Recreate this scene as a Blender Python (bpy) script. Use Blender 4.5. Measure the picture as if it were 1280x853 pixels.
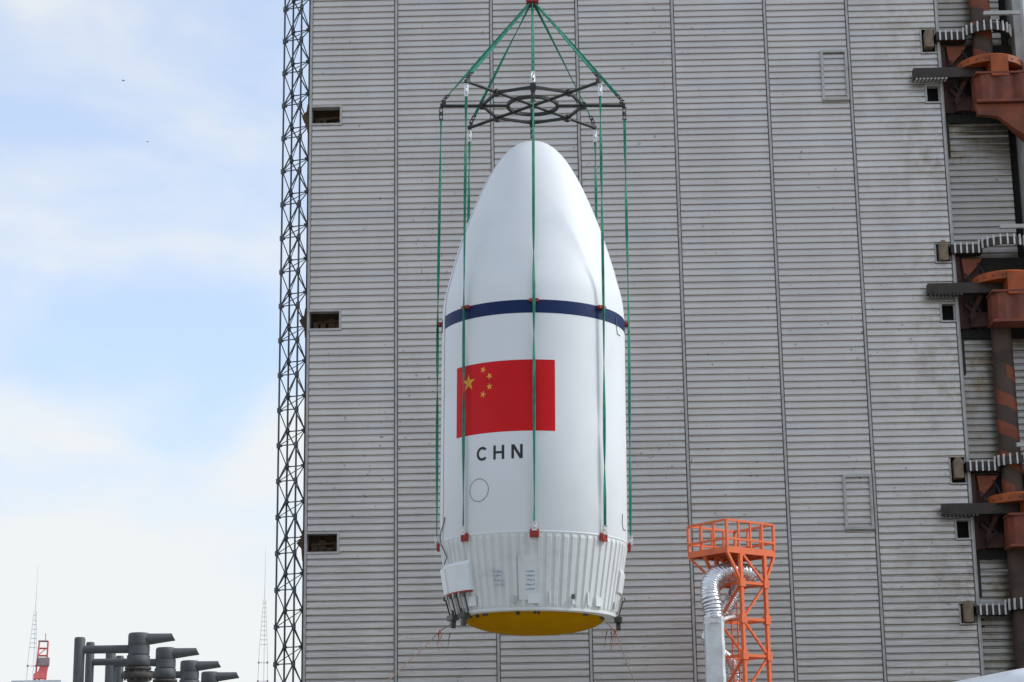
import bpy, math, random
import numpy as np
from mathutils import Vector, Matrix, Quaternion

for o in list(bpy.data.objects):
    bpy.data.objects.remove(o, do_unlink=True)
scene = bpy.context.scene
COL = scene.collection
rad = math.radians
rng = random.Random(7)

# ------------------------------------------------------------------ camera
CAM_Z, PITCH, ROLL, FPX = 1.6, rad(14.1), 0.0140, 2490.0
fw = Vector((0, math.cos(PITCH), math.sin(PITCH)))
rt0 = Vector((1, 0, 0)); up0 = rt0.cross(fw)
rt = rt0 * math.cos(ROLL) - up0 * math.sin(ROLL)
up = rt0 * math.sin(ROLL) + up0 * math.cos(ROLL)
CAM = Vector((0, 0, CAM_Z))
cd = bpy.data.cameras.new('camera'); cam = bpy.data.objects.new('camera', cd); COL.objects.link(cam)
m = Matrix((rt, up, -fw)).transposed().to_4x4(); m.translation = CAM
cam.matrix_world = m
cd.sensor_width = 36.0; cd.lens = 36.0 * FPX / 1280.0
cd.clip_start = 0.2; cd.clip_end = 6000
scene.camera = cam

def at(x, y, D):
    """survey helper: sight line of photo point (x, y) met at ground distance D"""
    d = fw * FPX + rt * (x - 640) + up * (426.5 - y)
    return CAM + d * (D / d.y)

# ------------------------------------------------------------------ sky, sun, exposure
SUN_AZ, SUN_EL = rad(91), rad(38)          # azimuth from the camera side (-Y) towards +X
sdir = Vector((math.cos(SUN_EL) * math.sin(SUN_AZ), -math.cos(SUN_EL) * math.cos(SUN_AZ), math.sin(SUN_EL)))
w = bpy.data.worlds.new('World'); scene.world = w; w.use_nodes = True
nt = w.node_tree; N = nt.nodes; L = nt.links
for n in list(N): N.remove(n)
wo = N.new('ShaderNodeOutputWorld'); bg = N.new('ShaderNodeBackground'); L.new(bg.outputs[0], wo.inputs[0])
bg.inputs['Strength'].default_value = 0.15
sky = N.new('ShaderNodeTexSky'); sky.sky_type = 'NISHITA'; sky.sun_disc = False
sky.sun_elevation = SUN_EL; sky.sun_rotation = math.atan2(sdir.x, sdir.y)
sky.altitude = 10; sky.air_density = 1.0; sky.dust_density = 2.0; sky.ozone_density = 1.0
tc = N.new('ShaderNodeTexCoord')
sep = N.new('ShaderNodeSeparateXYZ'); L.new(tc.outputs['Generated'], sep.inputs[0])
mp = N.new('ShaderNodeMapping'); mp.inputs['Scale'].default_value = (1.0, 1.0, 2.1); mp.inputs['Location'].default_value = (0.398, 2.004, 3.366)
L.new(tc.outputs['Generated'], mp.inputs[0])
no = N.new('ShaderNodeTexNoise'); no.inputs['Scale'].default_value = 6.5; no.inputs['Detail'].default_value = 6
no.inputs['Roughness'].default_value = 0.5; no.inputs['Distortion'].default_value = 0.35
L.new(mp.outputs[0], no.inputs['Vector'])
# coverage rises towards the horizon (hazy coast air), thin veil higher up
mr = N.new('ShaderNodeMapRange'); mr.inputs['From Min'].default_value = 0.10; mr.inputs['From Max'].default_value = 0.27
mr.inputs['To Min'].default_value = 0.25; mr.inputs['To Max'].default_value = -0.02; L.new(sep.outputs['Z'], mr.inputs['Value'])
ad = N.new('ShaderNodeMath'); ad.operation = 'ADD'; L.new(no.outputs['Fac'], ad.inputs[0]); L.new(mr.outputs[0], ad.inputs[1])
cr = N.new('ShaderNodeMapRange'); cr.interpolation_type = 'SMOOTHSTEP'
cr.inputs['From Min'].default_value = 0.34; cr.inputs['From Max'].default_value = 0.76
cr.inputs['To Min'].default_value = 0.45; cr.inputs['To Max'].default_value = 0.97; L.new(ad.outputs[0], cr.inputs['Value'])
tint = N.new('ShaderNodeMix'); tint.data_type = 'RGBA'; tint.blend_type = 'MULTIPLY'; tint.inputs['Factor'].default_value = 1
tint.inputs['B'].default_value = (0.95, 1.28, 1.60, 1)
L.new(sky.outputs[0], tint.inputs['A'])
mx = N.new('ShaderNodeMix'); mx.data_type = 'RGBA'; L.new(cr.outputs[0], mx.inputs['Factor'])
L.new(tint.outputs['Result'], mx.inputs['A']); mx.inputs['B'].default_value = (5.02, 5.12, 5.1, 1)
L.new(mx.outputs['Result'], bg.inputs['Color'])

sl = bpy.data.lights.new('sun', 'SUN'); so = bpy.data.objects.new('sun', sl); COL.objects.link(so)
sl.energy = 1.75; sl.angle = rad(14.0); sl.color = (1.0, 0.95, 0.88)
so.rotation_euler = sdir.to_track_quat('Z', 'Y').to_euler(); so.location = (60, 0, 80)
vs = scene.view_settings; vs.view_transform = 'Standard'; vs.look = 'None'; vs.exposure = 0.25; vs.gamma = 1.0; vs.use_curve_mapping = False
scene.cycles.max_bounces = 6

# ------------------------------------------------------------------ materials
def mat(name, col, rough=0.5, metal=0.0, var=0.10, scale=2.0, bump=0.0, bscale=30.0, dirt=None, dirt_amt=0.0, dscale=3.0,
        stretch=(1, 1, 1), spec=0.5, world=False):
    M = bpy.data.materials.new(name); M.use_nodes = True
    t = M.node_tree; n = t.nodes; l = t.links; b = n['Principled BSDF']
    b.inputs['Roughness'].default_value = rough; b.inputs['Metallic'].default_value = metal
    b.inputs['Specular IOR Level'].default_value = spec
    if world:
        g = n.new('ShaderNodeNewGeometry'); src = g.outputs['Position']
    else:
        g = n.new('ShaderNodeTexCoord'); src = g.outputs['Object']
    mpn = n.new('ShaderNodeMapping'); mpn.inputs['Scale'].default_value = stretch; l.new(src, mpn.inputs[0])
    no = n.new('ShaderNodeTexNoise'); no.inputs['Scale'].default_value = scale; no.inputs['Detail'].default_value = 5
    l.new(mpn.outputs[0], no.inputs['Vector'])
    r = n.new('ShaderNodeMapRange'); r.inputs['From Min'].default_value = 0.3; r.inputs['From Max'].default_value = 0.7
    r.inputs['To Min'].default_value = 1 - var; r.inputs['To Max'].default_value = 1 + var; l.new(no.outputs['Fac'], r.inputs['Value'])
    hs = n.new('ShaderNodeMix'); hs.data_type = 'RGBA'; hs.blend_type = 'MULTIPLY'; hs.inputs['Factor'].default_value = 1
    hs.inputs['A'].default_value = (*col, 1); l.new(r.outputs[0], hs.inputs['B'])
    out = hs.outputs['Result']
    if dirt:
        d = n.new('ShaderNodeTexNoise'); d.inputs['Scale'].default_value = dscale; d.inputs['Detail'].default_value = 8; d.inputs['Roughness'].default_value = 0.65
        l.new(src, d.inputs['Vector'])
        dr = n.new('ShaderNodeMapRange'); dr.inputs['From Min'].default_value = 0.52; dr.inputs['From Max'].default_value = 0.72
        dr.inputs['To Max'].default_value = dirt_amt; l.new(d.outputs['Fac'], dr.inputs['Value'])
        dm = n.new('ShaderNodeMix'); dm.data_type = 'RGBA'; l.new(dr.outputs[0], dm.inputs['Factor'])
        l.new(out, dm.inputs['A']); dm.inputs['B'].default_value = (*dirt, 1); out = dm.outputs['Result']
    l.new(out, b.inputs['Base Color'])
    if bump:
        bn = n.new('ShaderNodeTexNoise'); bn.inputs['Scale'].default_value = bscale; bn.inputs['Detail'].default_value = 4; l.new(src, bn.inputs['Vector'])
        bp = n.new('ShaderNodeBump'); bp.inputs['Strength'].default_value = bump; bp.inputs['Distance'].default_value = 0.02
        l.new(bn.outputs['Fac'], bp.inputs['Height']); l.new(bp.outputs[0], b.inputs['Normal'])
    return M

def siding_mat(name, col, stain):
    """galvanised sheet: horizontal tone streaks, small dark specks, rusty run-off where the sheets are stained"""
    M = bpy.data.materials.new(name); M.use_nodes = True
    t = M.node_tree; n = t.nodes; l = t.links; b = n['Principled BSDF']
    b.inputs['Roughness'].default_value = 0.36; b.inputs['Metallic'].default_value = 0.75; b.inputs['Specular IOR Level'].default_value = 0.45
    g = n.new('ShaderNodeNewGeometry')
    def noise(stretch, scale, det, rough=0.55):
        m_ = n.new('ShaderNodeMapping'); m_.inputs['Scale'].default_value = stretch; l.new(g.outputs['Position'], m_.inputs[0])
        q = n.new('ShaderNodeTexNoise'); q.inputs['Scale'].default_value = scale; q.inputs['Detail'].default_value = det; q.inputs['Roughness'].default_value = rough
        l.new(m_.outputs[0], q.inputs['Vector']); return q.outputs['Fac']
    def rng_(v, a, b_, c, d, smooth=False):
        q = n.new('ShaderNodeMapRange'); q.inputs['From Min'].default_value = a; q.inputs['From Max'].default_value = b_
        q.inputs['To Min'].default_value = c; q.inputs['To Max'].default_value = d; l.new(v, q.inputs['Value']); return q.outputs[0]
    def mul(a, b_):
        q = n.new('ShaderNodeMath'); q.operation = 'MULTIPLY'; l.new(a, q.inputs[0]); l.new(b_, q.inputs[1]); return q.outputs[0]
    def mixc(f, a, colb):
        q = n.new('ShaderNodeMix'); q.data_type = 'RGBA'; l.new(f, q.inputs['Factor']); l.new(a, q.inputs['A']); q.inputs['B'].default_value = (*colb, 1); return q.outputs['Result']
    s1 = rng_(noise((0.10, 0.10, 2.6), 1.0, 3), 0.3, 0.7, 0.92, 1.08)
    s2 = rng_(noise((0.5, 0.5, 0.12), 1.3, 6), 0.3, 0.7, 0.93, 1.07)
    base = n.new('ShaderNodeMix'); base.data_type = 'RGBA'; base.blend_type = 'MULTIPLY'; base.inputs['Factor'].default_value = 1
    base.inputs['A'].default_value = (*col, 1); l.new(mul(s1, s2), base.inputs['B'])
    c = base.outputs['Result']
    # warm / cool drift between sheets
    c = mixc(rng_(noise((0.25, 0.25, 1.2), 1.0, 2), 0.45, 0.75, 0, 0.35), c, (col[0] * 0.92, col[1] * 0.96, col[2] * 1.06))
    sp = mul(rng_(noise((1, 1, 1), 5.0, 3, 0.6), 0.665, 0.71, 0, 0.75), rng_(noise((1, 1, 1), 0.15, 2), 0.42, 0.6, 0.1, 1))
    c = mixc(sp, c, (0.09, 0.075, 0.06))
    if stain:
        sx = n.new('ShaderNodeSeparateXYZ'); l.new(g.outputs['Position'], sx.inputs[0])
        wx = rng_(sx.outputs['X'], 13.5, 18.4, 0.03, 1)
        st = mul(mul(rng_(noise((0.9, 1, 0.9), 1.5, 7, 0.7), 0.44, 0.64, 0, stain), wx), rng_(noise((0.2, 0.2, 0.2), 1.0, 2), 0.40, 0.56, 0.15, 1))
        c = mixc(st, c, (0.21, 0.145, 0.07))
    l.new(c, b.inputs['Base Color'])
    bp = n.new('ShaderNodeBump'); bp.inputs['Strength'].default_value = 0.22; bp.inputs['Distance'].default_value = 0.06
    l.new(noise((0.6, 1, 3), 2.0, 3), bp.inputs['Height']); l.new(bp.outputs[0], b.inputs['Normal'])
    return M

MT = {
    'siding': siding_mat('galvanised_siding', (0.555, 0.512, 0.466), 0.5),
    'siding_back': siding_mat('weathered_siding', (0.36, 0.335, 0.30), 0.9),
    'trim': mat('grey_trim', (0.44, 0.42, 0.39), 0.45, var=0.12, dirt=(0.15, 0.12, 0.09), dirt_amt=0.4),
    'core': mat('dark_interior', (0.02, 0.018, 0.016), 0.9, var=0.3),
    'rust_brown': mat('rusty_brown_steel', (0.075, 0.045, 0.02), 0.8, var=0.5, scale=3, dirt=(0.03, 0.025, 0.02), dirt_amt=0.8, bump=0.3),
    'concrete': mat('concrete_apron', (0.37, 0.355, 0.32), 0.9, var=0.12, scale=0.05, dirt=(0.25, 0.24, 0.22), dirt_amt=0.6, dscale=0.3, bump=0.2),
    'white': mat('white_fairing_paint', (0.76, 0.775, 0.785), 0.5, bump=0.10, bscale=0.9, spec=0.3, var=0.02, scale=0.7, dirt=(0.55, 0.55, 0.53), dirt_amt=0.16, dscale=0.9),
    'white_trim': mat('white_enamel', (0.76, 0.78, 0.79), 0.4, var=0.03),
    'skirt': mat('off_white_skirt', (0.67, 0.675, 0.655), 0.5, var=0.05, scale=1.5, dirt=(0.42, 0.41, 0.38), dirt_amt=0.35, dscale=2.5),
    'navy': mat('navy_band', (0.007, 0.022, 0.085), 0.5, spec=0.2, var=0.08),
    'red': mat('flag_red', (0.62, 0.007, 0.011), 0.5, spec=0.2, var=0.06),
    'gold': mat('flag_gold', (0.82, 0.36, 0.015), 0.4, var=0.04),
    'black': mat('black_print', (0.012, 0.012, 0.014), 0.5, var=0.1),
    'line': mat('thin_grey_line', (0.20, 0.21, 0.23), 0.6, var=0.1),
    'blueprint': mat('faded_blue_print', (0.27, 0.33, 0.45), 0.6, var=0.3, scale=30),
    'dome': mat('yellow_dome_paint', (0.42, 0.20, 0.0), 0.8, var=0.08, spec=0.03, dirt=(0.35, 0.16, 0.01), dirt_amt=0.4, dscale=1.6),
    'sling': mat('green_webbing', (0.014, 0.20, 0.125), 0.75, var=0.35, scale=4, bump=0.3, bscale=80),
    'spreader': mat('dark_olive_steel', (0.018, 0.020, 0.014), 0.55, var=0.25, scale=6),
    'chrome': mat('bright_shackle_steel', (0.72, 0.72, 0.70), 0.3, metal=0.6, var=0.1),
    'hookred': mat('hook_red', (0.34, 0.018, 0.02), 0.5, var=0.2),
    'lugred': mat('lug_red', (0.34, 0.028, 0.015), 0.5, var=0.2, scale=8),
    'darkmetal': mat('dark_gunmetal', (0.06, 0.058, 0.055), 0.5, metal=0.3, var=0.3, scale=8),
    'rod': mat('thin_rod_steel', (0.42, 0.40, 0.36), 0.4, metal=0.5, var=0.3, scale=10),
    'orange': mat('orange_tower_paint', (0.82, 0.155, 0.04), 0.5, var=0.07, scale=1.5, dirt=(0.45, 0.10, 0.045), dirt_amt=0.6, dscale=1.8),
    'deck': mat('grating_deck', (0.42, 0.09, 0.03), 0.7, var=0.2, scale=8),
    'foil': mat('silver_foil_duct', (0.74, 0.74, 0.745), 0.24, metal=0.8, var=0.12, scale=6, bump=0.9, bscale=9),
    'foilbox': mat('insulated_duct_cloth', (0.74, 0.74, 0.73), 0.42, metal=0.25, var=0.08, scale=3, bump=0.5, bscale=7, dirt=(0.40, 0.40, 0.39), dirt_amt=0.35, dscale=2.2),
    'mach': mat('faded_red_machinery', (0.20, 0.045, 0.02), 0.65, var=0.35, scale=1.2, dirt=(0.10, 0.04, 0.025), dirt_amt=0.6, dscale=1.8),
    'mach_or': mat('faded_orange_machinery', (0.33, 0.066, 0.008), 0.6, var=0.3, scale=1.5, dirt=(0.16, 0.05, 0.02), dirt_amt=0.55, dscale=1.8),
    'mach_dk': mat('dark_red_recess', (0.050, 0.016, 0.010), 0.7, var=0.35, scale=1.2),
    'mach_br': mat('dark_brown_beam', (0.032, 0.023, 0.016), 0.6, var=0.35, scale=2, dirt=(0.10, 0.04, 0.02), dirt_amt=0.5),
    'shaft': mat('rusty_brown_shaft', (0.062, 0.036, 0.024), 0.65, var=0.4, scale=1.5, dirt=(0.12, 0.045, 0.02), dirt_amt=0.5, dscale=1.2),
    'mach_bk': mat('brown_bracket_paint', (0.21, 0.05, 0.016), 0.65, var=0.35, scale=1.0, dirt=(0.05, 0.025, 0.015), dirt_amt=0.7, dscale=1.2),
    'tooth': mat('white_rack_tooth', (0.62, 0.61, 0.58), 0.5, var=0.15, scale=6),
    'capbox': mat('brown_motor_box', (0.21, 0.155, 0.10), 0.7, var=0.3, scale=5),
    'lattice': mat('blue_grey_lattice', (0.085, 0.095, 0.105), 0.5, var=0.25, scale=4),
    'pipe': mat('dark_grey_pipe', (0.080, 0.086, 0.088), 0.62, var=0.2, scale=3, dirt=(0.03, 0.027, 0.025), dirt_amt=0.6),
    'pipe_rust': mat('scorched_pipe', (0.05, 0.042, 0.036), 0.7, var=0.4, scale=5, bump=0.5),
    'bore': mat('black_bore', (0.006, 0.006, 0.006), 0.9, var=0.1),
    'mast': mat('pale_mast_paint', (0.62, 0.64, 0.66), 0.5, var=0.1),
    'mastred': mat('faded_signal_red', (0.62, 0.12, 0.12), 0.6, var=0.2),
    'mastgrey': mat('derrick_grey', (0.25, 0.19, 0.21), 0.6, var=0.2),
    'paleroof': mat('pale_render_wall', (0.55, 0.56, 0.56), 0.8, var=0.06),
    'vanwhite': mat('white_car_paint', (0.78, 0.79, 0.79), 0.25, var=0.02),
    'glass': mat('dark_vehicle_glass', (0.03, 0.04, 0.05), 0.08, var=0.05),
    'rubber': mat('black_rubber', (0.02, 0.02, 0.02), 0.8, var=0.2),
    'rope': mat('brown_tag_rope', (0.20, 0.12, 0.08), 0.8, var=0.3),
    'tape': mat('orange_flag_tape', (0.60, 0.10, 0.03), 0.7, var=0.2),
    'shade_hill': mat('shade_hill_green', (0.055, 0.075, 0.03), 0.9, var=0.5, scale=0.15, bump=1.0, bscale=0.6),
    'dark_strip': mat('dark_strip_ground', (0.05, 0.05, 0.05), 0.9, var=0.2, scale=0.3, bump=0.3),
    'bird': mat('dark_bird', (0.04, 0.04, 0.04), 0.8),
}

# ------------------------------------------------------------------ mesh helpers
class MB:
    def __init__(s): s.v = []; s.f = []; s.sm = []
    def add(s, vs, fs, smooth=False):
        b = len(s.v); s.v += [tuple(v) for v in vs]
        for f in fs: s.f.append(tuple(b + i for i in f)); s.sm.append(smooth)
        return s
    def box(s, c, d, R=None, taper=1.0):
        x, y, z = d[0] / 2, d[1] / 2, d[2] / 2
        vs = [Vector((sx * x * (taper if sz > 0 else 1), sy * y * (taper if sz > 0 else 1), sz * z)) for sz in (-1, 1) for sy in (-1, 1) for sx in (-1, 1)]
        if R is not None: vs = [R @ v for v in vs]
        vs = [v + Vector(c) for v in vs]
        return s.add(vs, [(0, 2, 3, 1), (4, 5, 7, 6), (0, 1, 5, 4), (2, 6, 7, 3), (0, 4, 6, 2), (1, 3, 7, 5)])
    def b2(s, a, b): return s.box([(a[i] + b[i]) / 2 for i in range(3)], [abs(b[i] - a[i]) for i in range(3)])
    def cyl(s, p0, p1, r0, r1=None, n=12, cap=True, smooth=True):
        r1 = r0 if r1 is None else r1
        p0 = Vector(p0); p1 = Vector(p1); d = (p1 - p0).normalized(); q = d.to_track_quat('Z', 'Y')
        u = q @ Vector((1, 0, 0)); v = q @ Vector((0, 1, 0))
        ring = [(math.cos(2 * math.pi * i / n), math.sin(2 * math.pi * i / n)) for i in range(n)]
        vs = [p0 + u * c * r0 + v * k * r0 for c, k in ring] + [p1 + u * c * r1 + v * k * r1 for c, k in ring]
        s.add(vs, [(i, (i + 1) % n, n + (i + 1) % n, n + i) for i in range(n)], smooth)
        if cap: s.add(vs[:n], [tuple(reversed(range(n)))]); s.add(vs[n:], [tuple(range(n))])
        return s
    def tube(s, pts, r, n=8, smooth=True, radii=None, cap=True):
        pts = [Vector(p) for p in pts]; k = len(pts); vs = []
        nrm = None
        for i, p in enumerate(pts):
            t = (pts[min(i + 1, k - 1)] - pts[max(i - 1, 0)]).normalized()
            if nrm is None: nrm = t.orthogonal().normalized()
            nrm = (nrm - t * nrm.dot(t)).normalized(); bn = t.cross(nrm)
            rr = radii[i] if radii else r
            vs += [p + (nrm * math.cos(2 * math.pi * j / n) + bn * math.sin(2 * math.pi * j / n)) * rr for j in range(n)]
        fs = [(i * n + j, i * n + (j + 1) % n, (i + 1) * n + (j + 1) % n, (i + 1) * n + j) for i in range(k - 1) for j in range(n)]
        s.add(vs, fs, smooth)
        if cap: s.add(vs[:n], [tuple(reversed(range(n)))]); s.add(vs[-n:], [tuple(range(n))])
        return s
    def lathe(s, prof, n=48, c=(0, 0, 0), a0=0.0, a1=2 * math.pi, smooth=True, cap=False):
        full = abs(a1 - a0 - 2 * math.pi) < 1e-6; m_ = n if full else n + 1; k = len(prof); vs = []
        for i in range(m_):
            a = a0 + (a1 - a0) * i / n
            for r, z in prof: vs.append((c[0] + r * math.sin(a), c[1] - r * math.cos(a), c[2] + z))
        fs = []
        for i in range(n):
            j = (i + 1) % m_
            for q in range(k - 1): fs.append((i * k + q, j * k + q, j * k + q + 1, i * k + q + 1))
        s.add(vs, fs, smooth)
        if cap and not full:
            s.add(vs[:k], [tuple(range(k))]); s.add(vs[-k:], [tuple(reversed(range(k)))])
        return s
    def prism(s, poly, y0, y1):
        """polygon in (x, z), extruded along y"""
        n = len(poly); vs = [(x, y0, z) for x, z in poly] + [(x, y1, z) for x, z in poly]
        return s.add(vs, [tuple(range(n)), tuple(reversed(range(n, 2 * n)))] + [(i, n + i, n + (i + 1) % n, (i + 1) % n) for i in range(n)])
    def mesh(s, name, material):
        me = bpy.data.meshes.new(name); me.from_pydata(s.v, [], s.f); me.materials.append(MT[material] if isinstance(material, str) else material)
        me.polygons.foreach_set('use_smooth', s.sm); me.update()
        return me
    def build(s, name, material, parent=None, loc=None, fix=True):
        me = s.mesh(name, material)
        if fix:
            import bmesh
            bm = bmesh.new(); bm.from_mesh(me); bmesh.ops.recalc_face_normals(bm, faces=bm.faces); bm.to_mesh(me); bm.free()
        o = bpy.data.objects.new(name, me); COL.objects.link(o)
        if parent: o.parent = parent
        if loc is not None: o.location = loc
        return o

def recenter(o, p):
    """put the origin of an unparented world-space mesh at p"""
    p = Vector(p); o.data.transform(Matrix.Translation(-p)); o.location = p; return o
def tag(o, label, cat, group=None):
    o['label'] = label; o['category'] = cat
    if group: o['group'] = group
    return o
def struct(o): o['kind'] = 'structure'; return o
def thing(name, loc, rot=(0, 0, 0), label=None, cat=None, group=None):
    o = bpy.data.objects.new(name, None); o.empty_display_size = 0.5; COL.objects.link(o); o.location = loc; o.rotation_euler = rot
    if label: tag(o, label, cat, group)
    return o
def copy_tree(o, parent=None):
    c = o.copy(); COL.objects.link(c)
    if parent: c.parent = parent
    for ch in list(o.children): copy_tree(ch, c)
    return c
def inst(name, me, parent, loc=(0, 0, 0), rot=None, scale=None):
    o = bpy.data.objects.new(name, me); COL.objects.link(o)
    if parent: o.parent = parent
    o.location = loc
    if rot is not None: o.rotation_mode = 'QUATERNION'; o.rotation_quaternion = rot
    if scale: o.scale = scale
    return o
_bars = {}
def bar(name, p0, p1, r, material, parent, square=False, n=8):
    p0 = Vector(p0); p1 = Vector(p1); d = p1 - p0; ln = round(d.length, 3)
    key = (name, ln, r, material, square)
    if key not in _bars:
        b = MB()
        if square: b.box((0, 0, ln / 2), (2 * r, 2 * r, ln))
        else: b.cyl((0, 0, 0), (0, 0, ln), r, n=n)
        _bars[key] = b.mesh(name, material)
    return inst(name, _bars[key], parent, p0, d.to_track_quat('Z', 'Y'))

# ------------------------------------------------------------------ ground
g = MB()
g.add([(-3000, -3000, 0), (3000, -3000, 0), (3000, 5000, 0), (-3000, 5000, 0)], [(0, 1, 2, 3)])
struct(g.build('ground', 'concrete'))
g = MB(); g.add([(-80, 58.5, 0.004), (80, 58.5, 0.004), (80, 78.2, 0.004), (-80, 78.2, 0.004)], [(0, 1, 2, 3)])
struct(g.build('added_dark_strip', 'dark_strip'))  # dark ground added out of view to cut bounce light on the lower wall

# unseen green rise added behind the viewer to darken the lower wall
def shade_hill_h(x, y):
    t = max(0.0, min(1.0, (-62 - y) / 50.0)); t = t * t * (3 - 2 * t)
    e = max(0.0, 1 - (max(0, abs(x + 10) - 150) / 120.0)); 
    return t * e * (35 + 5 * math.sin(x * 0.031 + 1) + 3.5 * math.sin(x * 0.083 + y * 0.05) + 2.0 * math.sin(x * 0.21 + y * 0.17) + 1.2 * math.sin(x * 0.47 - y * 0.39)) - 0.3
b = MB(); nx, ny = 140, 40
vs = [(-300 + 600 * i / nx, -58 - 260 * (j / ny) ** 1.3, shade_hill_h(-300 + 600 * i / nx, -58 - 260 * (j / ny) ** 1.3)) for j in range(ny + 1) for i in range(nx + 1)]
b.add(vs, [(j * (nx + 1) + i, j * (nx + 1) + i + 1, (j + 1) * (nx + 1) + i + 1, (j + 1) * (nx + 1) + i) for j in range(ny) for i in range(nx)], True)
struct(b.build('added_shade_hill', 'shade_hill'))

# ------------------------------------------------------------------ service tower building
YAW = 0.02
BLD = thing('service_tower_building', (0, 80, 0), (0, 0, -YAW), 'tall grey building clad in horizontal corrugated metal sheets, filling the background', 'building')
SEAM = [-8.49, -4.81, -0.715, 2.97, 7.09, 11.06, 14.58, 18.41]
PITCHM = 0.2825; ZTOP = 42.4
def bz(px, py):
    """(x, z) on the wall face in building coordinates"""
    d = fw * FPX + rt * (px - 640) + up * (426.5 - py)
    t = 80.0 / (d.y + YAW * d.x); p = CAM + d * t
    return p.x, p.z
# openings in the wall (x0, x1, z0, z1, column)
OPEN = []
COFF = [0.0, 0.05, -0.04, 0.09, 0.02, -0.06, 0.11]
def snap(z, c): return round((z - COFF[c]) / PITCHM) * PITCHM + COFF[c]
LEFT_OPEN = []
for (xa, ya, xb, yb) in ((388, 135.5, 427.5, 154), (386, 394, 426.5, 414.5), (382, 666.5, 424, 689)):
    x0, z1 = bz(xa, ya); x1, z0 = bz(xb, yb); z0 = snap((z0 + z1) / 2 - 1.5 * PITCHM, 0); z1 = z0 + 3 * PITCHM
    LEFT_OPEN.append((SEAM[0] + 0.07, x1, z0, z1)); OPEN.append((SEAM[0], x1, z0, z1, 0))
RACK_Z = [bz(1172, 48)[1], bz(1190, 313)[1], bz(1208, 584)[1], bz(1222, 763)[1]]
SMALL_OPEN = []
for zr in RACK_Z[:3]:
    q = (17.72, SEAM[7] + 0.05, snap(zr - 3.06, 6), snap(zr - 3.06, 6) + 3 * PITCHM); SMALL_OPEN.append(q); OPEN.append((*q, 6))
CAP_OPEN = []
for zr in RACK_Z:
    q = (17.66, SEAM[7] + 0.05, snap(zr - 0.62, 6), snap(zr + 0.32, 6)); CAP_OPEN.append(q); OPEN.append((*q, 6))

def strip_mesh(width, x_off, material):
    """one sheet rib: recessed joint below, slightly bowed face, folded top"""
    P = PITCHM
    prof = [(0.0, 0.06), (0.034, 0.06), (0.058, 0.004), (0.078, -0.004), (0.17, 0.001), (0.245, 0.006), (0.262, 0.016), (P, 0.06)]
    b = MB(); k = len(prof); xs = [x_off, x_off + width]
    vs = [(x, y, z) for x in xs for z, y in prof]
    b.add(vs, [(i, k + i, k + i + 1, i + 1) for i in range(k - 1)])
    b.add(vs[:k], [tuple(range(k))]); b.add(vs[k:], [tuple(reversed(range(k)))])
    return b
NROW = int(ZTOP / PITCHM)
ROW_A, ROW_B = 27, 69          # rows that show largest: single parts
rest = MB()
_strip = {}
for c in range(7):
    xa, xb = SEAM[c] + 0.088, SEAM[c + 1] - 0.088
    off = COFF[c]
    for r in range(NROW):
        z = r * PITCHM + off
        segs = [(xa, xb)]
        for (ox0, ox1, oz0, oz1, oc) in OPEN:
            if oc == c and z + PITCHM * 0.5 > oz0 and z + PITCHM * 0.5 < oz1:
                segs = [(ox1, xb)] if c == 0 else [(xa, ox0)]
        for (s0, s1) in segs:
            if ROW_A <= r < ROW_B:
                key = round(s1 - s0, 3)
                if key not in _strip: _strip[key] = strip_mesh(s1 - s0, 0, 'siding').mesh('siding_strip', 'siding')
                inst('siding_strip', _strip[key], BLD, (s0, rng.uniform(-0.006, 0.006), z))
            else:
                t = strip_mesh(s1 - s0, s0, 'siding'); dy = rng.uniform(-0.006, 0.006)
                rest.add([(x, y + dy, zz + z) for x, y, zz in t.v], t.f)
o = rest.build('siding_sheets', 'siding', BLD, fix=False); o['kind'] = 'stuff'
# set-back sheets right of the main leaf
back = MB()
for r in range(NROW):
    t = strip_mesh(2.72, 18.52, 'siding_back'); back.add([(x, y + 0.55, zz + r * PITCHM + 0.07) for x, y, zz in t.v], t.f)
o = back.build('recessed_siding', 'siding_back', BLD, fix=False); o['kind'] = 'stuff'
# body behind the sheets
MB().b2((-8.42, 1.6, 0), (30, 22, 42.8)).build('core', 'core', BLD)
MB().b2((-8.50, 0.0, 0), (-8.43, 22, 42.8)).build('side_wall', 'trim', BLD)
MB().b2((-8.6, -0.08, 42.4), (30.1, 22.1, 42.9)).build('roof_edge', 'trim', BLD)
for i, x in enumerate(SEAM):
    b = MB()
    pr = [(-0.12, 0.12), (-0.048, 0.115), (-0.048, -0.035), (-0.036, -0.05), (0.036, -0.05), (0.048, -0.035), (0.048, 0.115), (0.12, 0.12), (0.12, 0.13), (-0.12, 0.13)]
    if i == 0: pr = [(-0.03, 0.09), (-0.03, -0.045), (0.07, -0.045), (0.07, 0.09)]
    n = len(pr); vs = [(x + a, y, 0) for a, y in pr] + [(x + a, y, 42.4) for a, y in pr]
    b.add(vs, [(k, (k + 1) % n, n + (k + 1) % n, n + k) for k in range(n)] + [tuple(range(n)), tuple(range(n, 2 * n))])
    b.build('seam_batten', 'trim', BLD)
# return of the main leaf and the dark shaft beside the recess
MB().b2((18.44, 0.02, 0), (18.50, 1.6, 42.4)).build('leaf_return', 'trim', BLD)
MB().b2((21.2, 0.9, 0), (22.25, 1.5, 42.4)).build('shadow_gap', 'core', BLD)

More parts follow.
